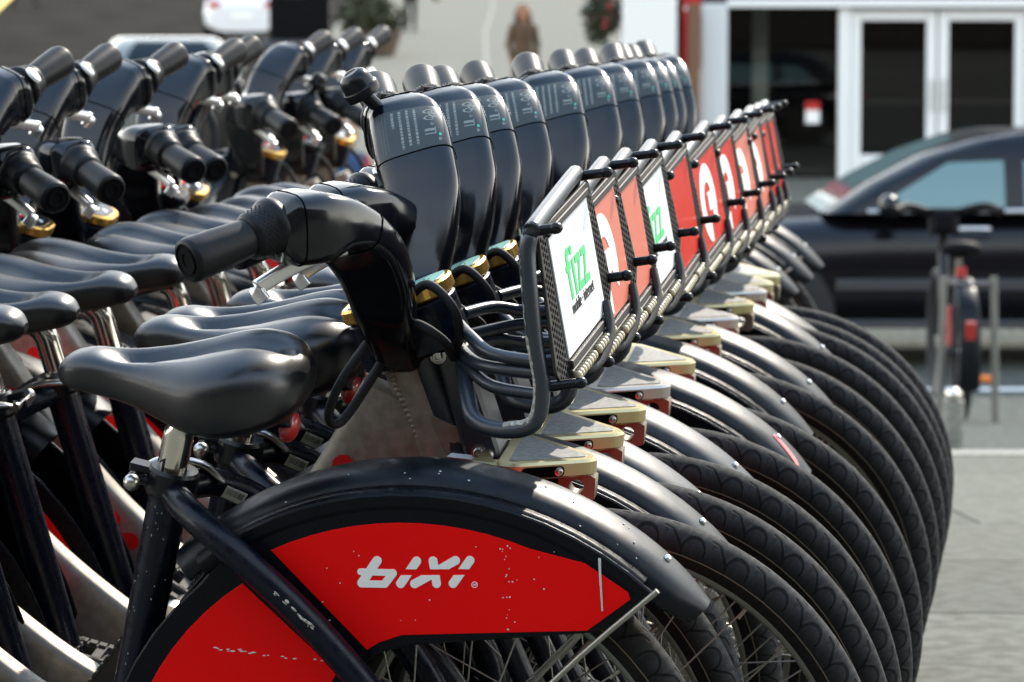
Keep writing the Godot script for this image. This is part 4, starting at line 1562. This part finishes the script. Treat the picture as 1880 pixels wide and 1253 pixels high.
	car("parked_car", "silver grey car seen end on with its roof above the left handlebars", Vector3(-4.55, ground_y(50) - 0.02, -50), deg_to_rad(98), M.silver_paint, M.car_glass, 1.46)
	car("parked_car", "white car with a red tail light beside the black cabinet up the street", Vector3(-6.05, ground_y(88) - 0.02, -88), deg_to_rad(90), M.white_paint, M.car_glass, 1.6)

	# --- shop front
	var zf := -41.0
	var base := ground_y(41) + 0.1
	var o := thing("shop_building", "white framed glass shop front behind the dark parked car", "building", Vector3(0, 0, 0))
	g = G.new()
	g.box(Vector3(14.0, 5.6, zf - 3.2), Vector3(24.0, 8.9, 6.6))
	part(o, "upper_wall", g, M.slate)  # unseen upper wall, coloured dark to dull the reflections
	g = G.new()
	g.box(Vector3(14.0, base - 0.02, zf - 3.2), Vector3(24.0, 0.06, 6.0))
	g.box(Vector3(14.0, 0.2, zf - 6.3), Vector3(24.0, 2.4, 0.1))
	g.box(Vector3(25.9, 0.2, zf - 3.2), Vector3(0.1, 2.4, 6.0))
	g.box(Vector3(2.1, 0.2, zf - 3.4), Vector3(0.1, 2.4, 5.9))
	part(o, "interior_wall", g, M.inside_dark)
	g = G.new()
	g.box(Vector3(2.75, 0.1, zf - 1.4), Vector3(0.17, 2.0, 0.17))
	part(o, "interior_column", g, M.inside_post)
	g = G.new()
	g.box(Vector3(2.16, 0.12, zf + 0.12), Vector3(0.28, 2.06, 0.3), Basis.IDENTITY, 0.02)
	part(o, "pillar", g, M.grey_wall)
	g = G.new()
	g.box(Vector3(14.0, 1.155, zf + 0.06), Vector3(23.4, 0.09, 0.16), Basis.IDENTITY, 0.01)
	part(o, "top_beam", g, M.frame_white)
	var post := func(x0: float, x1: float) -> void:
		var q := G.new()
		q.box(Vector3((x0 + x1) / 2, (base + 1.11) / 2, zf), Vector3(x1 - x0, 1.11 - base, 0.14), Basis.IDENTITY, 0.012)
		part(o, "frame_post", q, M.frame_white)
	post.call(3.50, 3.63)
	post.call(5.51, 5.72)
	post.call(8.2, 8.4)
	post.call(11.2, 11.4)
	for w in [[2.30, 3.50], [5.72, 8.2], [8.4, 11.2]]:
		g = G.new()
		g.box(Vector3((w[0] + w[1]) / 2, (base + 1.11) / 2, zf - 0.02), Vector3(w[1] - w[0], 1.11 - base, 0.012))
		part(o, "shop_window", g, M.shop_glass)
	for d in [[3.635, 4.555], [4.575, 5.505]]:
		g = G.new()
		var w: float = d[1] - d[0]
		var cxx: float = (d[0] + d[1]) / 2
		g.box(Vector3(d[0] + 0.055, (base + 1.1) / 2, zf), Vector3(0.11, 1.1 - base - 0.02, 0.06), Basis.IDENTITY, 0.008)
		g.box(Vector3(d[1] - 0.055, (base + 1.1) / 2, zf), Vector3(0.11, 1.1 - base - 0.02, 0.06), Basis.IDENTITY, 0.008)
		g.box(Vector3(cxx, 1.03, zf), Vector3(w - 0.225, 0.12, 0.055), Basis.IDENTITY, 0.008)
		g.box(Vector3(cxx, base + 0.14, zf), Vector3(w - 0.225, 0.24, 0.055), Basis.IDENTITY, 0.008)
		var leaf := part(o, "door", g, M.frame_white)
		g = G.new()
		g.box(Vector3(cxx, (base + 0.26 + 0.97) / 2, zf), Vector3(w - 0.222, 0.97 - base - 0.26, 0.012))
		part(leaf, "door_pane", g, M.shop_glass)
		g = G.new()
		var hx: float = d[1] - 0.055 if d[0] < 4.0 else d[0] + 0.055
		g.rod(Vector3(hx, 0.0, zf + 0.08), Vector3(hx, 0.35, zf + 0.08), 0.014)
		part(leaf, "door_handle", g, M.steel)
	g = G.new()
	g.box(Vector3(3.23, -0.02, zf + 0.0), Vector3(0.15, 0.22, 0.012), Basis.IDENTITY, 0.001)
	var notice := part(self, "door_notice", g, M.white_print)
	tag(notice, "small red and white notice on the dark shop window", "notice")
	g = G.new()
	g.box(Vector3(3.23, 0.06, zf + 0.009), Vector3(0.15, 0.09, 0.006))
	part(notice, "red_half", g, M.banner_red)
	g = G.new()
	g.box(Vector3(1.457, 2.5, zf + 0.3), Vector3(0.575, 7.0, 0.5), Basis.IDENTITY, 0.01)
	tag(part(self, "white_column", g, M.white_wall), "bright white square column left of the red banner", "column")
	g = G.new()
	g.box(Vector3(1.90, 1.4, zf + 0.15), Vector3(0.23, 1.85, 0.06), Basis.IDENTITY, 0.008)
	var ban := part(self, "red_banner", g, M.banner_red)
	tag(ban, "dark red hanging banner between the white column and grey pillar", "banner")
	g = G.new()
	g.box(Vector3(1.79, 1.4, zf + 0.2), Vector3(0.035, 1.85, 0.06))
	part(ban, "banner_edge", g, M.cabinet_black)
	g = G.new()
	for i in 4:
		g.box(Vector3(1.855 + i * 0.04, 1.105, zf + 0.183), Vector3(0.026, 0.05, 0.006))
	part(ban, "banner_mark", g, M.white_print)
	g = G.new()
	g.box(Vector3(1.93, 0.5, zf + 0.45), Vector3(0.13, 1.3, 0.1), Basis.IDENTITY, 0.02)
	g.box(Vector3(1.93, -0.5, zf + 0.45), Vector3(0.3, 0.7, 0.3), Basis.IDENTITY, 0.03)
	tag(part(self, "rusty_post", g, M.rust_brown), "narrow brown post standing in front of the red banner", "post")
	o = thing("flower_basket", "hanging basket of dark leaves and red flowers left of the white column", "flower basket", Vector3(0, 0, 0))
	g = G.new()
	g.lathe(PackedVector2Array([Vector2(0.05, 0.0), Vector2(0.15, 0.06), Vector2(0.2, 0.18)]), Transform3D(Basis.IDENTITY, Vector3(0.98, 0.86, zf + 0.3)), 16)
	part(o, "basket", g, M.pot_brown)
	g = G.new()
	leafy(g, Vector3(0.97, 1.06, zf + 0.3), Vector3(0.24, 0.26, 0.24), 700, 0.045, 5)
	leafy(g, Vector3(0.93, 0.86, zf + 0.36), Vector3(0.16, 0.2, 0.16), 260, 0.04, 7)
	part(o, "foliage", g, M.leaf)
	g = G.new()
	rng.seed = 6
	for i in 5:
		g.ball(Vector3(0.99 + rng.randfn() * 0.1, 1.06 + rng.randfn() * 0.1, zf + 0.52 + rng.randf() * 0.05), Vector3.ONE * 0.028, Basis.IDENTITY, 6)
	part(o, "flowers", g, M.flower_red)
	g = G.new()
	g.rod(Vector3(1.2, 1.7, zf + 0.3), Vector3(0.98, 1.7, zf + 0.3), 0.012)
	g.rod(Vector3(0.98, 1.7, zf + 0.3), Vector3(0.98, 1.04, zf + 0.3), 0.006)
	part(o, "bracket", g, M.cabinet_black)

	# --- street things up the hill
	o = thing("utility_cabinet", "tall black utility cabinet beside the white car up the street", "cabinet", Vector3(-4.48, ground_y(81) + 0.1, -81))
	g = G.new()
	g.box(Vector3(0, 1.15, 0), Vector3(1.28, 2.1, 0.8), Basis.IDENTITY, 0.03)
	part(o, "housing", g, M.cabinet_black)
	g = G.new()
	g.box(Vector3(-0.1, 0.1, 0.05), Vector3(1.5, 0.2, 1.0), Basis.IDENTITY, 0.02)
	part(o, "plinth", g, M.cabinet_base)
	g = G.new()
	for i in 5:
		g.box(Vector3(-0.1, 1.12 + i * 0.03, 0.404), Vector3(0.45, 0.012, 0.01))
	part(o, "vent_slats", g, M.cabinet_base)
	o = thing("street_planter", "dark bushy shrub in a brown pot on the rising pavement", "planter", Vector3(-2.85, ground_y(78) + 0.1, -78))
	g = G.new()
	g.lathe(PackedVector2Array([Vector2(0.45, 0.0), Vector2(0.62, 0.5), Vector2(0.66, 0.52), Vector2(0.58, 0.5)]), Transform3D.IDENTITY, 20, true)
	part(o, "pot", g, M.pot_brown)
	g = G.new()
	leafy(g, Vector3(0, 0.75, 0), Vector3(0.75, 0.4, 0.75), 1100, 0.09, 21)
	leafy(g, Vector3(-0.1, 1.3, 0), Vector3(0.5, 0.7, 0.5), 900, 0.08, 22)
	part(o, "foliage", g, M.leaf)
	g = G.new()
	g.rod(Vector3(0, 0.4, 0), Vector3(0.03, 2.6, 0), 0.05, 0.04)
	part(o, "stem", g, M.pot_brown)

	# --- people, far off and out of focus
	person("woman with long brown hair in a brown coat walking on the pale pavement", standing(Color(0.35, 0.17, 0.1), Color(0.045, 0.02, 0.012), Color(0.10, 0.062, 0.032), Color(0.07, 0.045, 0.03), 1.66, 0.12, 0.28), Vector3(0.17, ground_y(58) + 0.1, -58), 0.2)
	person("person in black clothes with an arm out beside the dark shrub", standing(Color(0.35, 0.2, 0.13), Color(0.02, 0.015, 0.01), Color(0.008, 0.008, 0.012), Color(0.008, 0.009, 0.014), 1.78, 0.05) + [[Vector3(0.2, 1.3, 0), Vector3(0.5, 0.95, 0.1), 0.06, 0.045, Color(0.008, 0.008, 0.012)], [Vector3(0.5, 0.95, 0.1), Vector3(0.62, 0.8, 0.1), 0.09, 0.08, Color(0.06, 0.03, 0.015)]], Vector3(-2.42, ground_y(91) + 0.1, -91), 0.1)
	person("person whose dark legs show at the upper left corner of the road", standing(Color(0.3, 0.2, 0.14), Color(0.02, 0.015, 0.01), Color(0.02, 0.02, 0.03), Color(0.012, 0.012, 0.02), 1.75, 0.3), Vector3(-14.6, ground_y(114.5), -114.5), 1.4)
	var blue := Color(0.02, 0.06, 0.15)
	var tan_ := Color(0.5, 0.27, 0.12)
	var sk := Color(0.42, 0.2, 0.1)
	var sit := [
		[Vector3(0, 0.70, 0.03), Vector3(0, 0.75, 0.02), 0.085, 0.09, sk], [Vector3(0, 0.67, 0.11), Vector3(0, 0.70, 0.115), 0.025, 0.02, sk],
		[Vector3(0, 0.78, -0.02), Vector3(0, 0.72, -0.06), 0.1, 0.1, Color(0.10, 0.03, 0.012)],
		[Vector3(0, 0.55, 0), Vector3(0, 0.66, 0.0), 0.05, 0.05, sk], [Vector3(-0.12, 0.48, 0), Vector3(0.12, 0.48, 0), 0.08, 0.08, blue],
		[Vector3(0, 0.45, 0), Vector3(0, 0.12, -0.02), 0.15, 0.16, blue]]
	for e in [-1.0, 1.0]:
		var c := Color(0.35, 0.01, 0.02) if e > 0 else blue
		sit.append([Vector3(0.17 * e, 0.48, 0), Vector3(0.24 * e, 0.27, 0.06), 0.06, 0.05, c])
		sit.append([Vector3(0.24 * e, 0.27, 0.06), Vector3(0.12 * e, 0.2, 0.27), 0.05, 0.036, c])
		sit.append([Vector3(0.12 * e, 0.2, 0.27), Vector3(0.06 * e, 0.19, 0.33), 0.036, 0.03, sk])
		sit.append([Vector3(0.09 * e, 0.1, 0), Vector3(0.28 * e, 0.12, 0.38), 0.09, 0.065, tan_])
		sit.append([Vector3(0.28 * e, 0.12, 0.38), Vector3(-0.1 * e, 0.06, 0.42), 0.065, 0.045, tan_])
	person("red haired person in a blue top sitting behind the handlebars", sit, Vector3(-1.72, ground_y(40) - 0.12, -40), 0.15)

	# --- unseen building added behind the camera to darken reflections and cut sky fill
	o = thing("added_brick_building", "long dark brick building added unseen behind the camera to darken reflections", "building", Vector3(0, 0, 0))
	g = G.new()
	g.box(Vector3(0, 7.5, 19), Vector3(80, 15, 8))
	part(o, "brick_wall", g, M.brick_dark)
	var wm := G.new()
	wm.box(Vector3.ZERO, Vector3(1.6, 2.0, 0.1), Basis.IDENTITY, 0.02)
	var wmesh := wm.mesh()
	for r in 3:
		for i in 18:
			again(o, "window", wmesh, M.car_glass, Transform3D(Basis.IDENTITY, Vector3(-32 + i * 3.7, 2.2 + r * 3.8, 14.98)))
	# --- a lone bicycle parked at the kerb
	lone_bike()

func lone_bike() -> void:
	var o := thing("kerbside_bicycle", "bicycle seen from behind, locked at the kerb in front of the dark car", "bicycle", Vector3(2.31, ground_y(19.5), -19.5))
	var g := G.new()
	var rings := []
	g.tube(circle(0.335, 40), 0.024, 12, false, true)
	var w := part(o, "rear_tyre", g, M.car_tyre)
	w.position = Vector3(0, 0.345, 0)
	g = G.new()
	g.tube(circle(0.335, 40), 0.024, 12, false, true)
	w = part(o, "front_tyre", g, M.car_tyre)
	w.position = Vector3(0, 0.345, -1.1)
	g = G.new()
	for i in 21:
		var a := deg_to_rad(lerpf(-25, 150, i / 20.0))
		var c := Vector3(0, 0.345 + sin(a) * 0.375, cos(a) * 0.375)
		var ring := PackedVector3Array()
		for j in 12:
			var q := TAU * j / 12
			ring.append(c + Vector3(cos(q) * 0.055, sin(a) * sin(q) * 0.014, cos(a) * sin(q) * 0.014))
		rings.append(ring)
	g.loft(rings)
	part(o, "rear_fender", g, M.fender_plastic)
	g = G.new()
	g.box(Vector3(0, 0.47, 0.374), Vector3(0.05, 0.14, 0.02), Basis(Vector3.RIGHT, 0.35), 0.006)
	part(o, "red_reflector", g, M.tail_lens)
	g = G.new()
	g.box(Vector3(-0.09, 0.50, 0.2), Vector3(0.02, 0.2, 0.12), Basis.IDENTITY, 0.01)
	part(o, "red_cover", g, M.tail_lens)
	g = G.new()
	g.rod(Vector3(0, 0.3, -0.42), Vector3(0, 0.72, -0.2), 0.02)
	for s in [-1.0, 1.0]:
		g.rod(Vector3(0, 0.7, -0.2), Vector3(0.07 * s, 0.345, 0), 0.012)
		g.rod(Vector3(0.07 * s, 0.345, 0), Vector3(0.03 * s, 0.3, -0.42), 0.012)
	g.tube(curve([Vector3(0, 0.3, -0.42), Vector3(0, 0.5, -0.7), Vector3(0, 0.8, -0.88)], 4), 0.03)
	g.rod(Vector3(0, 0.8, -0.88), Vector3(0, 0.345, -1.1), 0.02)
	part(o, "frame", g, M.frame_paint)
	g = G.new()
	g.rod(Vector3(0, 0.7, -0.2), Vector3(0, 0.82, -0.16), 0.017)
	part(o, "seat_post", g, M.polished)
	g = G.new()
	g.tube(curve([Vector3(0, 0.86, -0.02), Vector3(0, 0.875, -0.07), Vector3(0, 0.87, -0.14), Vector3(0, 0.865, -0.28)], 4), [0.05, 0.085, 0.1, 0.11, 0.105, 0.1, 0.085, 0.07, 0.055, 0.045, 0.04, 0.032, 0.02], 14, true, false, 0.4)
	part(o, "seat", g, M.grip_dark)
	g = G.new()
	g.box(Vector3(0, 0.75, -0.04), Vector3(0.05, 0.06, 0.03), Basis.IDENTITY, 0.01)
	part(o, "tail_light", g, M.tail_lens)
	g = G.new()
	g.tube(curve([Vector3(-0.28, 1.03, -0.66), Vector3(-0.2, 1.05, -0.78), Vector3(0, 1.0, -0.88), Vector3(0.2, 1.05, -0.78), Vector3(0.28, 1.03, -0.66)], 5), 0.026)
	g.rod(Vector3(0, 0.8, -0.88), Vector3(0, 1.0, -0.88), 0.024)
	part(o, "handlebar", g, M.grip_dark)
	g = G.new()
	g.box(Vector3(0, 0.97, -0.85), Vector3(0.16, 0.14, 0.10), Basis.IDENTITY, 0.03)
	part(o, "console", g, M.grip_dark)
	g = G.new()
	g.rod(Vector3(0.0, 0.3, -0.42), Vector3(0.09, 0.3, -0.42), 0.02)
	g.rod(Vector3(0.09, 0.3, -0.42), Vector3(0.11, 0.17, -0.36), 0.012)
	part(o, "crank", g, M.lever_metal)
	g = G.new()
	g.box(Vector3(0.17, 0.17, -0.36), Vector3(0.1, 0.03, 0.08), Basis.IDENTITY, 0.006)
	part(o, "pedal", g, M.orange_lens)
	o = thing("stand_post", "pair of pale upright stand posts flanking the kerbside bicycle wheel", "bicycle stand", Vector3(2.31, ground_y(19.3), -19.3))
	for x in [[-0.15, -0.125], [0.14, 0.125]]:
		g = G.new()
		g.rod(Vector3(x[0], 0, 0.1), Vector3(x[1], 0.74, 0.1), 0.02, 0.017, 14)
		part(o, "post", g, M.stand_metal)
	g = G.new()
	g.rod(Vector3(-0.125, 0.70, 0.1), Vector3(0.125, 0.70, 0.1), 0.014, 0.014, 12)
	part(o, "cross_bar", g, M.cabinet_base)
	o = thing("short_bollard", "short grey kerb bollard with a bright round cap", "bollard", Vector3(1.83, ground_y(15.7), -15.7))
	g = G.new()
	g.rod(Vector3(0, 0, 0), Vector3(0, 0.2, 0), 0.045, 0.045, 16)
	part(o, "shaft", g, M.kerb_stone)
	g = G.new()
	g.ball(Vector3(0, 0.225, 0), Vector3(0.035, 0.03, 0.035))
	part(o, "cap", g, M.polished)

func circle(r: float, k: int) -> PackedVector3Array:
	var out := PackedVector3Array()
	for i in k:
		out.append(Vector3(0, sin(TAU * i / k) * r, cos(TAU * i / k) * r))
	return out

# ---------------------------------------------------------------- the two packed rows
func put_bike(b: Node3D, facing_right: bool, t: float, shift: float, dyaw := 0.0, dlean := 0.0) -> void:
	var yaw := deg_to_rad(10.0 + dyaw)
	var lean := deg_to_rad(9.0 + dlean)
	var fwd := Vector3(cos(yaw), 0, sin(yaw))
	var toward := Vector3(-sin(yaw), 0, cos(yaw))
	var up := Vector3(0, cos(lean), 0) + toward * sin(lean)
	var row := Vector3(sin(deg_to_rad(8.42)), 0, -cos(deg_to_rad(8.42)))
	var o := Vector3(-0.9944, 0, -4.5445) if facing_right else Vector3(-0.0814, 0, -4.2)
	if not facing_right:
		fwd = -fwd
		t += 0.148
	b.transform = Transform3D(Basis(fwd, up, fwd.cross(up)), o + row * t + fwd * shift)

func vary(b: Node3D, seed_: int) -> void:   # cranks, pedals and seat height differ from bicycle to bicycle
	rng.seed = seed_
	var bb := Vector3(0.376, 0.285, 0)
	var r := Basis(Vector3.BACK, rng.randf_range(-0.7, 0.7))
	for nm in ["crank", "crank_001", "pedal", "pedal_001"]:
		b.get_node(nm).transform = Transform3D(r, bb - r * bb)
	var up := Vector3(-0.233, 0.972, 0) * rng.randf_range(0.0, 0.014)
	for nm in ["seat", "seat_base", "seat_post", "tail_light"]:
		b.get_node(nm).position = up
	b.get_node("seat").rotation.z = 0.0

func turn_bar(b: Node3D, steer: float, roll: float) -> void:
	var axis := Vector3(-0.309, 0.951, 0)
	var piv := Vector3(0.914, 0.85, 0)
	var r := Basis(axis.normalized(), deg_to_rad(steer)) * Basis(Vector3.RIGHT, deg_to_rad(roll))
	b.get_node("handlebar").transform = Transform3D(r, piv - r * piv)
	for s in [-1.0, 1.0]:
		var q := Basis(Vector3.UP, deg_to_rad(signf(-roll) * 8.0)) * Basis(Vector3.RIGHT, deg_to_rad(signf(roll) * 8.0))
		var root := Vector3(0.842, 1.042, 0.236 * s)
		for nm in ["twist_ring", "ring_studs", "grip", "end_cap"]:
			b.get_node("handlebar/" + nm + ("" if s < 0 else "_001")).transform = Transform3D(q, root - q * root)

func build_bikes() -> void:
	var proto := make_bike()
	var bikes := [proto]
	for i in 22:
		var c: Node3D = proto.duplicate()
		c.name = numbered("share_bicycle")
		add_child(c, true)
		bikes.append(c)
	var ta := [0.0, 0.28, 0.51, 0.85, 1.12, 1.63, 1.88, 2.23, 2.46, 2.645, 2.86]
	var sa := [0.0, 0.0, -0.005, -0.005, -0.005, -0.008, -0.008, -0.008, -0.01, -0.01, -0.015]
	var signs := ["white", "red", "red", "white", "red", "red", "red", "red", "red", "red", "red"]
	var docks := ["gold", "gold", "gold", "silver", "gold", "gold", "silver", "gold", "silver", "gold", "gold"]
	var nth := ["first", "second", "third", "fourth", "fifth", "sixth", "seventh", "eighth", "ninth", "tenth", "eleventh", "twelfth"]
	var steer := [-3.0, -4.5, -2.5, -2.0, -7.5, -5.5, -6.0, -7.0, -5.0, -4.0, -5.5]
	for i in ta.size():
		var b: Node3D = bikes[i]
		put_bike(b, true, ta[i], sa[i], [0.0, 0.4, -0.5, 0.3, -0.8, 0.7, -0.2, 0.6, -0.6, 0.3, 0.0][i], [0.0, 0.5, -0.4, 0.6, -0.6, 0.3, -0.7, 0.4, 0.0, -0.4, 0.3][i])
		turn_bar(b, steer[i], 1.8)
		vary(b, 100 + i)
		var what: String = "white sign plate" if signs[i] == "white" else "red sign plate"
		var lb := "%s right facing bicycle from the camera, with %s and %s docking wedge" % [nth[i], what, "pale gold" if docks[i] == "gold" else "scuffed silver"]
		if i > 0:
			b.get_node("handlebar/bell").free()
		b.get_node("handlebar/gear_indicator").free()
		if i == 0:
			lb = "nearest right facing bicycle, with white green lettered plate and chipped rack tube"
		tag(b, lb, "bicycle", "share bicycles packed in two facing rows")
		dress(b, signs[i], docks[i], i)
	var tb := [-0.148, 0.14, 0.39, 0.68, 1.02, 1.45, 1.77, 2.35, 2.555, 4.22, 4.68, 5.06]
	var sb := [0.0, -0.01, 0.02, 0.0, -0.03, 0.0, -0.02, 0.0, 0.01, 0.22, 0.22, 0.22]
	for i in tb.size():
		var b: Node3D = bikes[11 + i]
		put_bike(b, false, tb[i], sb[i], [0.0, 0.3, -0.4, 0.2, 0.5, -0.6, 0.4, -0.3, 0.2, 0.5, -0.4, 0.3][i], [0.0, -0.3, 0.4, 0.0, 0.5, -0.5, 0.3, -0.2, 0.5, -0.4, 0.2, 0.0][i])
		turn_bar(b, 4.0 + (i % 3), -4.0)
		if i > 0:
			vary(b, 200 + i)
		var lb := "%s left facing bicycle from the camera, rear wheel behind the %s right facing front wheel" % [nth[i], nth[maxi(i - 1, 0)]]
		if i != 10:
			b.get_node("handlebar/bell").free()
		if i == 0:
			lb = "nearest left facing bicycle, with large red wheel cover and black seat in the foreground"
		tag(b, lb, "bicycle", "share bicycles packed in two facing rows")
		if i == 2 or i == 3:
			b.get_node("rear_fender").material_override = M.fender_grey
		if i % 3 == 1:
			b.get_node("console/console_ring").material_override = M.black_ring
		if i == 4:
			var g := G.new()
			var rows := []
			for k in 9:
				var a := deg_to_rad(lerpf(131.0, 140.0, k / 8.0))
				var o := Vector3(cos(a), sin(a), 0)
				var zc := lerpf(-0.006, -0.022, k / 8.0)
				var wz := lerpf(0.004, 0.008, k / 8.0)
				var rr := 0.4028 - 0.03 * pow(absf(zc / 0.048), 2.6)
				rows.append(PackedVector3Array([Vector3(0, RW, zc - wz) + o * (rr - 0.001), Vector3(0, RW, zc + wz) + o * (rr + 0.0002), Vector3(0, RW, zc + wz) + o * (rr + 0.001), Vector3(0, RW, zc - wz) + o * rr]))
			g.loft(rows)
			part(b.get_node("rear_fender"), "red_sticker", g, M.red_sign)
		if i == 0:
			wear(b)

func dress(b: Node3D, sign_: String, dock: String, i: int) -> void:
	var rack: Node3D = b.get_node("carrier_rack")
	var px := sign_frame()
	var pb := px.basis
	if sign_ == "white":
		words(rack, "sign_word", "fizz", 0.072, px.translated_local(Vector3(0.0, 0.012, 0.0046)), M.green_print)
		words(rack, "sign_line", "mobile · internet", 0.0165, px.translated_local(Vector3(0.006, -0.022, 0.0046)), M.black_print, false)
	else:
		rack.get_node("sign_panel").material_override = M.glare_sign if i in [1, 2, 7, 8] else M.red_sign
		var g := G.new()
		var rings := []
		for k in 25:   # a fat rounded open loop with a bar
			var a := deg_to_rad(lerpf(-40, 265, k / 24.0))
			var d := Vector2(cos(a), sin(a))
			rings.append(PackedVector3Array([px * Vector3(d.x * 0.058, d.y * 0.060, 0.0044), px * Vector3(d.x * 0.030, d.y * 0.032, 0.0044), px * Vector3(d.x * 0.030, d.y * 0.032, 0.0049), px * Vector3(d.x * 0.058, d.y * 0.060, 0.0049)]))
		g.loft(rings)
		g.box(px * Vector3(0.028, 0.0, 0.0048), Vector3(0.056, 0.026, 0.0012), pb)
		if i != 2 and i != 4:
			part(rack, "sign_emblem", g, M.white_print)
	if dock == "silver":
		b.get_node("docking_plate").material_override = M.dock_silver
	if i == 0:
		rng.seed = 77
		var g := G.new()
		var path := curve([Vector3(1.052, 0.789, 0.158), Vector3(1.085, 0.8, 0.163), Vector3(1.094, 0.84, 0.164), Vector3(1.087, 0.89, 0.161), Vector3(1.082, 0.95, 0.158), Vector3(1.080, 0.985, 0.153)], 14)
		var rings := []
		for k in path.size():
			var f := k / float(path.size() - 1)
			var d := (path[mini(k + 1, path.size() - 1)] - path[maxi(k - 1, 0)]).normalized()
			var e1 := Vector3(0, 0, 1)
			var e2 := d.cross(e1).normalized()
			var w := (0.9 if f < 0.62 else (0.28 if fmod(f * 9.0, 1.0) < 0.6 else 0.0)) * rng.randf_range(0.55, 1.0)
			var mid := 1.05 + rng.randf_range(-0.12, 0.12) - 0.2 * f
			var ring := PackedVector3Array()
			for j in 6:
				var a := mid + w * (j / 5.0 - 0.5)
				ring.append(path[k] + (e1 * cos(a) - e2 * sin(a)) * 0.0096)
			for j in 6:
				var a := mid + w * (0.5 - j / 5.0)
				ring.append(path[k] + (e1 * cos(a) - e2 * sin(a)) * 0.0089)
			rings.append(ring)
		g.loft(rings)
		part(rack, "paint_chips", g, M.chips, "worn bare patch along the rack tube")

func wear(b: Node3D) -> void:
	rng.seed = 12
	var sc := G.new()   # scuffs on the near cover, on the rider's left
	for k in 60:
		var q := rng.randf()
		var x := rng.randf_range(-0.20, 0.10)
		var y := rng.randf_range(0.235, 0.33)
		if k % 3 == 0:
			x = -0.105 + rng.randfn() * 0.003
		elif k % 3 == 1:
			x = 0.222 - q * 0.13
			y = 0.205 + rng.randfn() * 0.0012 - q * 0.012
		var rr := rng.randf_range(0.0004, 0.001)
		sc.ball(Vector3(x, RW + y, -0.0660), Vector3(rr * (3.0 if k % 3 == 1 else 1.0), rr, 0.0003), Basis.IDENTITY, 6)
	var cov: Node3D = b.get_node("wheel_cover")
	part(cov, "scuff_marks", sc, M.dropping).set_meta("kind", "stuff")
	var f: Node3D = b.get_node("rear_fender")
	var g := G.new()
	# bird dropping that ran down fender and cover, on the rider's left
	var pts := []
	for q in [[118.0, 0.4015, 0.0], [119.5, 0.3995, -0.02], [121.0, 0.392, -0.038], [121.8, 0.381, -0.047]]:
		var a := deg_to_rad(q[0])
		pts.append(Vector3(cos(a) * q[1], RW + sin(a) * q[1], q[2]))
	g.tube(curve(pts, 4), [0.002, 0.005, 0.006, 0.005, 0.004, 0.003, 0.0026, 0.0022, 0.002, 0.002, 0.0018, 0.0018, 0.0016], 8, true, false, 0.35)
	g.tube(PackedVector3Array([Vector3(-0.206, RW + 0.318, -0.0655), Vector3(-0.2065, RW + 0.30, -0.0665), Vector3(-0.208, RW + 0.26, -0.0665)]), [0.0016, 0.0013, 0.0009], 6)
	part(f, "dropping", g, M.dropping)
	g = G.new()
	for i in 16:
		var a := deg_to_rad(rng.randf_range(60, 140))
		var u := rng.randf_range(-0.9, 0.1)
		var rr := 0.4025 - 0.030 * pow(absf(u), 2.6)
		var p := Vector3(cos(a) * rr, RW + sin(a) * rr, 0.048 * sin(u * PI / 2))
		var s := rng.randf_range(0.0005, 0.0014)
		g.ball(p, Vector3(s, s * 0.5, s), face(Vector3(cos(a), sin(a), 0)), 6)
	part(f, "fender_specks", g, M.dropping).set_meta("kind", "stuff")
	g = G.new()
	var stay: Node3D = b.get_node("seat_stay")
	for i in 14:
		var q := rng.randf()
		var p := Vector3(0.14, 0.606, -0.088).lerp(Vector3(0.10, 0.565, -0.0885), q)
		g.ball(p + Vector3(rng.randfn() * 0.0012, rng.randfn() * 0.002 + 0.006, -0.0153), Vector3(rng.randf_range(0.0015, 0.005), rng.randf_range(0.0008, 0.002), 0.0006), Basis(Vector3.BACK, 0.8), 7)
	part(stay, "paint_chips", g, M.chips)
	g = G.new()
	var st: Node3D = b.get_node("seat_tube")
	for i in 40:
		var q := rng.randf()
		var c := Vector3(0.2735, 0.712, 0).lerp(Vector3(0.34, 0.43, 0), q)
		var a := rng.randf_range(-2.6, -0.6)
		g.ball(c + Vector3(cos(a) * 0.0222, 0, sin(a) * 0.0222), Vector3(0.0007, rng.randf_range(0.0006, 0.002), 0.0007), Basis.IDENTITY, 5)
	part(st, "paint_specks", g, M.chips).set_meta("kind", "stuff")
